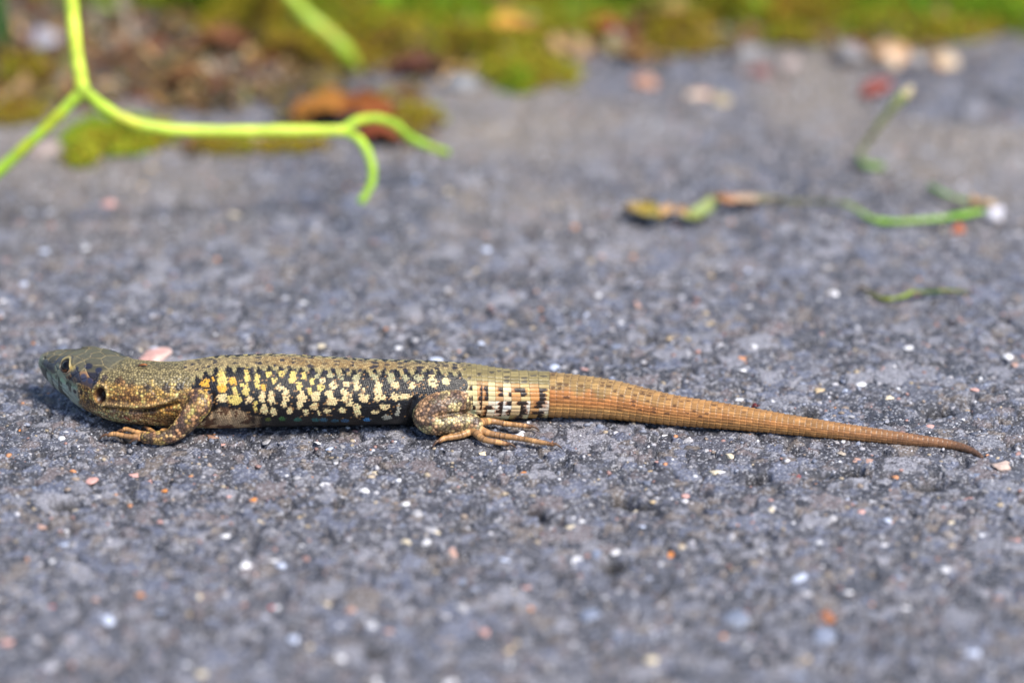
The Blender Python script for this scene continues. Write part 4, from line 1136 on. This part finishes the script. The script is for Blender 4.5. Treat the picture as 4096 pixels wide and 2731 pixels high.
stem_part('branch', vine, [at_depth(332, 362, DP), at_depth(430, 440, DP + 2), at_depth(540, 495, DP + 3), at_depth(700, 520, DP + 5), at_depth(900, 526, DP + 7), at_depth(1150, 524, DP + 9), at_depth(1375, 524, DP + 10)], 1.0, .95, LIME2, LIME, n=54)
stem_part('tendril', vine, [at_depth(1365, 526, DP + 10), at_depth(1420, 488, DP + 13), at_depth(1500, 474, DP + 16), at_depth(1580, 500, DP + 20), at_depth(1640, 550, DP + 22), at_depth(1720, 588, DP + 24), at_depth(1790, 612, DP + 26)], .8, .6, LIME2, (140, 186, 50), n=40)
stem_part('tendril', vine, [at_depth(1370, 524, DP + 10), at_depth(1440, 562, DP + 9), at_depth(1482, 640, DP + 8), at_depth(1488, 720, DP + 8), at_depth(1465, 775, DP + 8), at_depth(1440, 812, DP + 8)], .78, .6, LIME2, (146, 190, 50), n=36)
stem_part('node', vine, [at_depth(326, 340, DP), at_depth(334, 366, DP), at_depth(350, 392, DP + 1)], 1.25, .9, (186, 210, 70), (170, 196, 70), n=10)
# second lime stem at the top
root = at_z(1420, 240, 0); root[2] = gz_at(root[0], root[1])
sp = tag(empty('short_stem', root), 'short pale lime stem bent down onto the mossy edge', 'stem')
stem_part('stem', sp, [root + np.array([0, 0, .6]), at_z(1370, 195, 4.), at_z(1290, 120, 7.), at_z(1210, 50, 10.), at_z(1160, -20, 13.), at_z(1130, -110, 14.), at_z(1110, -230, 4.), at_z(1105, -260, -2.)], 1.35, 1.2, (164, 196, 66), (176, 196, 70), n=40)
stem_part('branch', sp, [at_z(1215, 55, 9.6), at_z(1180, 75, 8.), at_z(1150, 110, 6.)], .9, .5, (176, 186, 84), (170, 170, 80), n=14)
# grass blades
def blade(px, py, pts, w, c0, c1, label, group=None):
    base = at_z(px, py, 0); base[2] = gz_at(base[0], base[1]) - .5
    path = catmull([base + np.array(q) for q in pts], 18)
    V = []; 
    for k, p in enumerate(path):
        u = k / 17; ww = w * (1 - u ** 2.2) * (.7 + .3 * min(1, u * 4)) + .05
        for dx, dz in ((-ww, 0), (-ww * .5, -.18 * ww), (0, -.32 * ww), (ww * .5, -.18 * ww), (ww, 0), (ww * .5, -.1 * ww), (0, -.2 * ww), (-ww * .5, -.1 * ww)):
            V.append(p + np.array([dx, dz, 0]))
    V = np.array(V); F = []
    for k in range(17):
        for j in range(8):
            F.append((k * 8 + j, k * 8 + (j + 1) % 8, (k + 1) * 8 + (j + 1) % 8, (k + 1) * 8 + j))
    cc = mixc(np.tile(lin(c0), (len(V), 1)), lin(c1), np.repeat(np.linspace(0, 1, 18), 8))
    o = link('grass_blade', mesh_from('grass_blade', V - base, F, cc, True, MAT_PLANT), None, base)
    return tag(o, label, 'grass', group)
blade(1555, 125, [(0, 0, 0), (-1, 1, 9), (-3.5, 3, 24), (-8, 6, 44)], 1.9, (120, 176, 30), (60, 170, 30), 'bright green grass blade rising from the moss beside the short lime stem', 'grass blades in the moss')
blade(1770, 115, [(0, 0, 0), (0, 2, 9), (-1, 4, 22), (-3, 6, 40)], 1.4, (110, 150, 24), (100, 160, 30), 'thin yellow-green grass blade further along the moss', 'grass blades in the moss')
blade(8, 195, [(0, 0, 0), (-1, 2, 12), (-3, 5, 30), (-8, 10, 52)], 1.5, (24, 84, 26), (20, 96, 30), 'dark green grass blade left of the pale grey stone', 'grass blades in the moss')
# leaning sprout at the right
root = at_z(3490, 670, 0); root[2] = gz_at(root[0], root[1])
spr = tag(empty('sprout', root), 'leaning pale green sprout with a cream tip standing on the asphalt', 'sprout')
stem_part('stem', spr, [root + np.array([1.5, 0, .2]), at_z(3450, 655, 1.), at_z(3440, 620, 2.4), at_z(3475, 560, 4.5)], 1.0, .6, (90, 136, 60), (116, 116, 84), n=22, rough=.2, flat=.7)
stem_part('leaf', spr, [at_z(3475, 560, 4.5), at_z(3530, 480, 8.5), at_z(3590, 410, 12.), at_z(3630, 370, 14.)], .7, 1.35, (150, 146, 92), (186, 192, 112), n=20, flat=.7, rough=.12)
stem_part('tip', spr, [at_z(3625, 375, 13.8), at_z(3640, 358, 14.6), at_z(3648, 350, 15.)], 1.0, .6, (190, 170, 136), (200, 184, 156), n=8, rough=.2)
# withered strand
root = at_z(3930, 820, 0); root[2] = gz_at(root[0], root[1])
wth = tag(empty('withered_strand', root), 'long withered green strand with crumpled orange-brown leaves lying on the asphalt', 'plant strand')
def gpt(px, py, z): return at_z(px, py, z)
stem_part('stem', wth, [gpt(3935, 842, 1.3), gpt(3800, 868, 1.), gpt(3620, 885, .9), gpt(3500, 880, .8), gpt(3430, 840, 1.2), gpt(3370, 812, 1.4), gpt(3250, 806, 1.), gpt(3120, 806, .8)], .72, .45, None, None, n=60, flat=.55, rough=.3,
          cols=[(130, 170, 56), (124, 176, 46), (140, 168, 84), (128, 170, 52), (128, 156, 84), (108, 130, 66), (92, 104, 66), (96, 102, 74), (116, 114, 86)])
stem_part('side_stem', wth, [gpt(3930, 815, 1.4), gpt(3850, 800, 1.8), gpt(3780, 775, 1.6), gpt(3720, 745, .9)], .6, .5, None, None, n=26, flat=.6, rough=.3, cols=[(150, 140, 100), (130, 150, 100), (104, 150, 70), (96, 136, 60)])
stem_part('root_end', wth, [gpt(3890, 805, 2.), gpt(3950, 812, 2.2), gpt(4000, 835, 1.4)], .8, .5, (170, 136, 96), (176, 160, 140), MAT_DRY, n=16, rough=.4)
def crumple(name, parent, pts, w, cols, seed, mat=MAT_DRY):
    """a dried curled leaf: a wavy strip with thickness"""
    n, mcount = 30, 7
    path = catmull(pts, n); r = np.random.default_rng(seed)
    V = np.zeros((n, mcount, 3)); cc = np.zeros((n, mcount, 3))
    T = np.gradient(path, axis=0); T /= np.linalg.norm(T, axis=1)[:, None]
    B = np.cross(T, [0, 0, 1.]); B /= np.linalg.norm(B, axis=1)[:, None]
    for k in range(n):
        ww = w * (.35 + .65 * math.sin(math.pi * (k + .5) / n)) * (.8 + .4 * r.random())
        for j in range(mcount):
            v = (j - 3) / 3
            V[k, j] = path[k] + B[k] * ww * v + np.array([0, 0, .5 * w * (vnoise(np.array([[k * .35, j * .6, seed]]), 1., seed)[0] - .2) + .4 * w * v * v])
        cc[k] = lin(cols[int(k / n * len(cols))])
    V = V.reshape(-1, 3); cc = cc.reshape(-1, 3)
    top = len(V)
    V = np.vstack([V, V - np.array([0, 0, .12])]); cc = np.vstack([cc, cc * .8])
    F = []
    for k in range(n - 1):
        for j in range(mcount - 1):
            a = k * mcount + j
            F.append((a, a + 1, a + mcount + 1, a + mcount)); F.append((a + top, a + mcount + top, a + mcount + 1 + top, a + 1 + top))
    rim = [k * mcount for k in range(n)] + [(n - 1) * mcount + j for j in range(1, mcount)] + [k * mcount + mcount - 1 for k in range(n - 2, -1, -1)] + [j for j in range(mcount - 2, 0, -1)]
    for a, b in zip(rim, rim[1:] + rim[:1]):
        F.append((b, a, a + top, b + top))
    o = link(name, mesh_from(name, V, F, cc, True, mat), parent)
    if parent: o.location = -parent.location
    return o
crumple('leaf', wth, [gpt(3130, 806, .8), gpt(3000, 808, .9), gpt(2920, 812, 1.4), gpt(2860, 800, 1.6)], 1.5, [(140, 134, 112), (170, 146, 124), (168, 126, 96), (156, 104, 46)], 3)
crumple('leaf', wth, [gpt(2860, 800, 1.6), gpt(2820, 850, 1.0), gpt(2760, 875, .9), gpt(2700, 845, 1.4)], 1.6, [(136, 146, 92), (146, 160, 104), (130, 136, 76), (170, 136, 96)], 4)
crumple('leaf', wth, [gpt(2700, 845, 1.4), gpt(2630, 875, .9), gpt(2560, 850, 1.4), gpt(2490, 850, .8)], 2.2, [(180, 146, 106), (140, 128, 66), (150, 130, 62), (164, 140, 96)], 5)
# little green strand nearer the lizard
root = at_z(3560, 1185, 0); root[2] = gz_at(root[0], root[1])
gs = tag(empty('green_scrap', root), 'short curled green and brown plant scrap lying on open asphalt', 'plant scrap')
stem_part('stem', gs, [gpt(3440, 1150, .4), gpt(3490, 1175, .5), gpt(3540, 1196, .6), gpt(3600, 1188, .8), gpt(3650, 1168, 1.)], .3, .55, (70, 50, 40), (130, 150, 40), n=26, flat=.6, rough=.25)
crumple('leaf', gs, [gpt(3640, 1170, .9), gpt(3720, 1172, .5), gpt(3800, 1165, .7), gpt(3870, 1175, .4)], .55, [(110, 120, 60), (70, 90, 40), (110, 120, 30), (84, 100, 30)], 6)
# dead leaves and straw at the edge
def dead_leaf(px, py, pts, w, cols, seed, label, cat='leaf', name='dead_leaf', group=None):
    b = at_z(px, py, 0); b[2] = gz_at(b[0], b[1]) + .2
    e_ = empty(name, b)
    e_.location = Vector(b * MM)
    o = crumple('blade', e_, [b + np.array(q) for q in pts], w, cols, seed)
    return tag(e_, label, cat, group)
dead_leaf(1360, 500, [(-8, 0, 0), (-3, 1, 1.6), (3, 0, 1.8), (9, -1, .4)], 4.5, [(140, 92, 40), (150, 100, 44), (128, 74, 36), (140, 80, 44)], 11, 'rusty orange dead leaf behind the curling tendrils')
dead_leaf(1530, 575, [(-4, 0, 0), (0, 1, 1.3), (4, 0, 0)], 3., [(120, 62, 40), (140, 74, 48), (140, 86, 60)], 12, 'dark red-brown dead leaf scrap lying under the upper tendril')
dead_leaf(760, 350, [(-5, 0, 0), (0, 1, 1.5), (5, 0, .2)], 2.5, [(104, 74, 50), (124, 90, 60), (104, 78, 56)], 13, 'brown dead leaf scrap on the dark cracked edge')
dead_leaf(880, 205, [(-6, 0, 0), (0, 1, 2.), (6, 0, .2)], 2.6, [(110, 70, 48), (124, 82, 58), (110, 64, 48)], 14, 'reddish brown dead leaf lying in the moss near the hanging stem')
dead_leaf(2650, 55, [(-11, -2, 0), (-4, 0, 2.2), (4, 2, 2.4), (11, 4, .8)], 2.2, [(206, 160, 104), (214, 172, 116), (196, 150, 96)], 15, 'straw-coloured dry leaf lying across the moss')
dead_leaf(2420, 140, [(-5, 0, 0), (0, 1, 1.5), (5, 0, .2)], 2.8, [(126, 50, 44), (150, 66, 54), (120, 56, 44)], 16, 'dark red dead leaf scrap under the straw-coloured leaf')
dead_leaf(1990, 30, [(-7, 0, 0), (0, 1, 2.), (7, 1, 1.2)], 2.6, [(170, 76, 50), (184, 96, 60), (160, 80, 50)], 17, 'brick red dead leaf up in the moss by the thin grass blade')
dead_leaf(3180, 90, [(-7, 0, 0), (0, 1, 1.6), (7, 0, .2)], 3., [(150, 104, 40), (160, 116, 54), (150, 110, 54)], 18, 'amber dead leaf tucked against the moss cushion')
dead_leaf(2040, 130, [(-5, 0, 0), (0, 1, 2.), (6, 0, .5)], 2.4, [(206, 146, 60), (214, 160, 80), (196, 140, 80)], 19, 'pale orange dead leaf on the moss tongue')
dead_leaf(1660, 300, [(-5, 0, 0), (0, 1, 1.2), (5, 0, .2)], 3., [(84, 52, 40), (96, 60, 50), (80, 54, 44)], 20, 'dark brown dead leaf scrap where the moss tongue meets the crack')
# moss: cushions of tiny leaves (one mass)
MOSS = [  # px, py, half width px, half depth px (rows), height mm, colour mix 0 olive-brown .. 1 fresh green, count
    (450, 560, 200, 70, 3.0, .75, 1500), (330, 640, 70, 40, 2., .6, 300), (620, 545, 90, 45, 2., .55, 350), (60, 470, 120, 40, 2.5, .3, 350), (100, 300, 120, 40, 3., .35, 400),
    (700, 30, 300, 40, 6., .7, 1200), (1050, 80, 260, 80, 7., .45, 1500), (1300, 90, 200, 100, 8., .65, 1500), (1250, 215, 260, 40, 4., .3, 900), (1500, 160, 200, 60, 5., .4, 900), (1750, 70, 260, 80, 8., .8, 1700),
    (1950, 190, 240, 60, 5., .55, 1300), (2120, 300, 200, 60, 3.5, .4, 1000), (2090, 350, 70, 30, 2.5, .95, 300), (2250, 80, 260, 80, 6., .7, 1500), (2450, 20, 260, 50, 6., .8, 1100), (2700, 140, 160, 50, 4., .45, 700),
    (2950, 30, 200, 70, 6., .6, 1100), (3250, 60, 240, 80, 6., .45, 1200), (3500, 30, 260, 60, 9., .9, 1500), (3800, 40, 320, 70, 10., 1.0, 2000), (4050, 60, 160, 80, 9., .9, 900), (3700, 130, 300, 50, 4., .45, 800),
    (3150, 150, 140, 30, 3., .5, 350), (2750, 190, 120, 30, 2.5, .4, 300), (1900, 600, 60, 20, 1.5, .6, 0), (1150, 590, 160, 30, 1.6, .4, 260), (900, 590, 120, 30, 1.8, .45, 260), (1650, 480, 120, 50, 2., .3, 300)]
for px in range(-600, 4800, 420):
    MOSS.append((px, -220, 330, 140, 11., RNG.uniform(.5, 1.), 900))
mv, mf, mc = [], [], []
cnt = 0
for px, py, rx, ry, hgt, g, n in MOSS:
    if not n: continue
    r = np.random.default_rng(abs(px * 7 + py) + 5)
    a = r.uniform(0, 6.283, n); q = np.sqrt(r.uniform(0, 1, n))
    c0 = at_z(px, py); ex = at_z(px + rx, py)[0] - c0[0]; ey = abs(at_z(px, py - ry)[1] - at_z(px, py + ry)[1]) / 2
    x = c0[0] + ex * q * np.cos(a); y = c0[1] + ey * q * np.sin(a)
    z0 = ground_height(np.stack([x, y, 0 * x], 1))[0]
    dome = hgt * (1 - q ** 2) * (.5 + .9 * vnoise(np.stack([x, y, 0 * x], 1), 4.5, 17))
    ln = r.uniform(.9, 2.2, n); w = r.uniform(.25, .5, n)
    dirn = np.stack([r.normal(0, .55, n), r.normal(0, .55, n), r.uniform(.35, 1, n)], 1); dirn /= np.linalg.norm(dirn, axis=1)[:, None]
    sd_ = np.cross(dirn, r.normal(size=(n, 3))); sd_ /= np.linalg.norm(sd_, axis=1)[:, None]
    zz = z0 + dome * r.uniform(.0, 1, n) ** .5
    p0 = np.stack([x, y, zz], 1)
    tip = p0 + dirn * ln[:, None]; mid = p0 + dirn * ln[:, None] * .5
    nb = np.cross(dirn, sd_) * (w * .35)[:, None]
    V = np.stack([p0, mid + sd_ * w[:, None], mid + nb, mid - sd_ * w[:, None], tip, mid - nb], 1)
    base = np.arange(n)[:, None] * 6 + cnt
    for tri in ((0, 1, 2), (0, 2, 3), (1, 4, 2), (2, 4, 3), (0, 5, 1), (0, 3, 5), (1, 5, 4), (5, 3, 4)):
        mf.append(base + np.array(tri)[None])
    gg = np.clip(g + r.normal(0, .22, n) + .5 * (vnoise(p0, 5., 19) - .5), 0, 1)
    cc = mixc(mixc(np.tile(lin((132, 92, 40)), (n, 1)), lin((166, 150, 36)), smooth(0, .5, gg)), lin((120, 164, 30)), smooth(.5, 1., gg))
    cc = cc * r.uniform(.6, 1.2, (n, 1))
    mv.append(V.reshape(-1, 3)); mc.append(np.repeat(cc, 6, 0)); cnt += n * 6
mo = link('moss', big_mesh('moss', np.vstack(mv), np.vstack(mf), np.vstack(mc), None, MAT_MOSS))
mo['kind'] = 'stuff'; mo['label'] = 'yellow-green and rusty moss growing along the broken asphalt edge'; mo['category'] = 'moss'
# litter flakes and fine grass: countless, one mass each
def strips(n, seed, region_fn, Lr, Wr, cols, upright, name, label, cat, seg=4):
    r = np.random.default_rng(seed)
    x, y = region_fn(r, n)
    z = ground_height(np.stack([x, y, 0 * x], 1))[0]
    L = r.uniform(*Lr, n); Wd = r.uniform(*Wr, n); az = r.uniform(0, 6.283, n)
    el = r.uniform(*upright, n); bend = r.uniform(-.5, .9, n)
    h = np.stack([np.cos(az), np.sin(az), 0 * az], 1); sdv = np.stack([-np.sin(az), np.cos(az), 0 * az], 1)
    pts = []
    p0 = np.stack([x, y, z + r.uniform(-.2, .8, n)], 1)
    for k in range(seg + 1):
        u = k / seg
        e2 = el - bend * u
        q = p0 + h * (L * u * np.cos(e2))[:, None] + np.array([0, 0, 1.]) * (L * u * np.sin(e2))[:, None]
        w = Wd * (.35 + .65 * math.sin(math.pi * min(.97, u * .85 + .12)))
        pts.append(q - sdv * w[:, None]); pts.append(q + np.array([0, 0, .3]) * w[:, None]); pts.append(q + sdv * w[:, None])
    V = np.stack(pts, 1)
    m_ = 3 * (seg + 1)
    F = []
    base = np.arange(n)[:, None] * m_
    for k in range(seg):
        for j in (0, 1):
            F.append(base + np.array([[3 * k + j, 3 * k + j + 1, 3 * k + 4 + j, 3 * k + 3 + j]]))
    c_ = lin(np.array(cols))[r.integers(0, len(cols), n)] * r.uniform(.65, 1.2, (n, 1))
    o = link(name, big_mesh(name, V.reshape(-1, 3), np.vstack(F), np.repeat(c_, m_, 0), None, MAT_MOSS))
    o['kind'] = 'stuff'; o['label'] = label; o['category'] = cat
    return o
def verge(r, n, lo=-4, hi=46, lft=0):
    x = r.uniform(-125, 125, n)
    return x, edge_y(x) + lo + (hi - lo) * r.uniform(0, 1, n) ** 1.2
strips(3400, 71, lambda r, n: verge(r, n, -7, 50), (1.5, 6.), (.5, 1.6), [(126, 100, 68), (100, 76, 50), (160, 128, 86), (92, 70, 52), (176, 146, 102), (112, 58, 46), (66, 56, 44), (140, 104, 50), (140, 130, 116), (112, 110, 60)], (-.1, .5),
       'leaf_litter', 'brown and straw-coloured leaf litter scattered through the mossy edge', 'litter')
def left_patch(r, n):
    px = r.uniform(-80, 1700, n); py = r.uniform(250, 600, n)
    q = np.array([at_z(a, b) for a, b in zip(px, py)])
    k = vnoise(q * np.array([1, 1, 0]), 9., 23) > .52
    q = q[k]; idx = r.integers(0, len(q), n)
    return q[idx, 0] + r.normal(0, 1, n), q[idx, 1] + r.normal(0, 1, n)
strips(700, 72, left_patch, (1., 3.5), (.4, 1.1), [(110, 92, 54), (92, 70, 46), (130, 120, 60), (120, 84, 50), (74, 66, 56)], (-.1, .4), 'fallen_debris', 'thin brown and olive debris strewn over the cracked asphalt edge', 'debris')
def grass_spots(r, n):
    x, y = verge(r, n, 16, 60)
    return x, y + 22 * smooth(0, -40, x)
strips(1500, 73, grass_spots, (7, 24), (.35, .8), [(96, 150, 34), (70, 130, 30), (140, 170, 50), (110, 140, 40), (160, 150, 70)], (.6, 1.4), 'grass', 'short green grass growing among the moss behind the edge', 'grass')
# leafy plants behind the edge: mostly above the frame, their lowest leaves hang into its top
def leaf_mesh(L, Wd, bend, seed):
    n, mcount = 12, 7
    V = []
    for k in range(n):
        u = k / (n - 1)
        ww = Wd * math.sin(math.pi * min(.98, .06 + .94 * u) ** .75) * (1 + .08 * math.sin(k * 2.9 + seed))
        for j in range(mcount):
            v = (j - 3) / 3
            V.append((v * ww, u * L, -bend * u * u * L + .18 * ww * abs(v) + .05 * L * math.sin(u * 9 + v * 2)))
    V = np.array(V); top = len(V)
    V = np.vstack([V, V - np.array([0, 0, .15])])
    F = []
    for k in range(n - 1):
        for j in range(mcount - 1):
            a = k * mcount + j
            F.append((a, a + 1, a + mcount + 1, a + mcount)); F.append((a + top, a + mcount + top, a + mcount + 1 + top, a + 1 + top))
    rim = [k * mcount for k in range(n)] + [(n - 1) * mcount + j for j in range(1, mcount)] + [k * mcount + mcount - 1 for k in range(n - 2, -1, -1)] + [j for j in range(mcount - 2, 0, -1)]
    for a, b in zip(rim, rim[1:] + rim[:1]):
        F.append((b, a, a + top, b + top))
    return V, F
def leafy_plant(px, py, n, L, c0, label, seed, lean=-1.):
    r = np.random.default_rng(seed)
    b = at_z(px, py, 0); b[2] = gz_at(b[0], b[1])
    e_ = tag(empty('leafy_plant', b), label, 'plant', 'leafy plants behind the moss')
    st_o = stem_part('stem', e_, [b + np.array([0, 0, -1]), b + np.array([1, 1, 18]), b + np.array([-1, 2, 40]), b + np.array([1, 3, 62])], 1.4, .7, (70, 120, 40), (90, 140, 50), n=20)
    meshes = []
    for k in range(4):
        V, F = leaf_mesh(L * (.8 + .15 * k), L * .3, .35 + .1 * k, k)
        cc = np.tile(lin(c0), (len(V), 1)) * (.75 + .5 * vnoise(V, 5., seed + k))[:, None]
        meshes.append(mesh_from('leaf', V, F, cc, True, MAT_PLANT))
    for k in range(n):
        o = link('leaf', meshes[k % 4], e_)
        hz = 5 + 55 * k / n
        o.location = Vector((r.uniform(-1, 1), r.uniform(-1, 1), hz)) * MM
        o.rotation_euler = (r.uniform(-.2, .5), r.uniform(-.3, .3), k * 2.4 + r.uniform(-.4, .4))
    return e_
leafy_plant(60, -170, 18, 26, (24, 84, 24), 'dark green leafy plant standing behind the pale grey stone', 21)
leafy_plant(520, -190, 18, 26, (34, 104, 26), 'dark green leafy plant between the hanging stem and the short lime stem', 22)
leafy_plant(3650, -260, 10, 24, (44, 120, 24), 'green leafy plant behind the mossy bank with the orange pebble', 23)
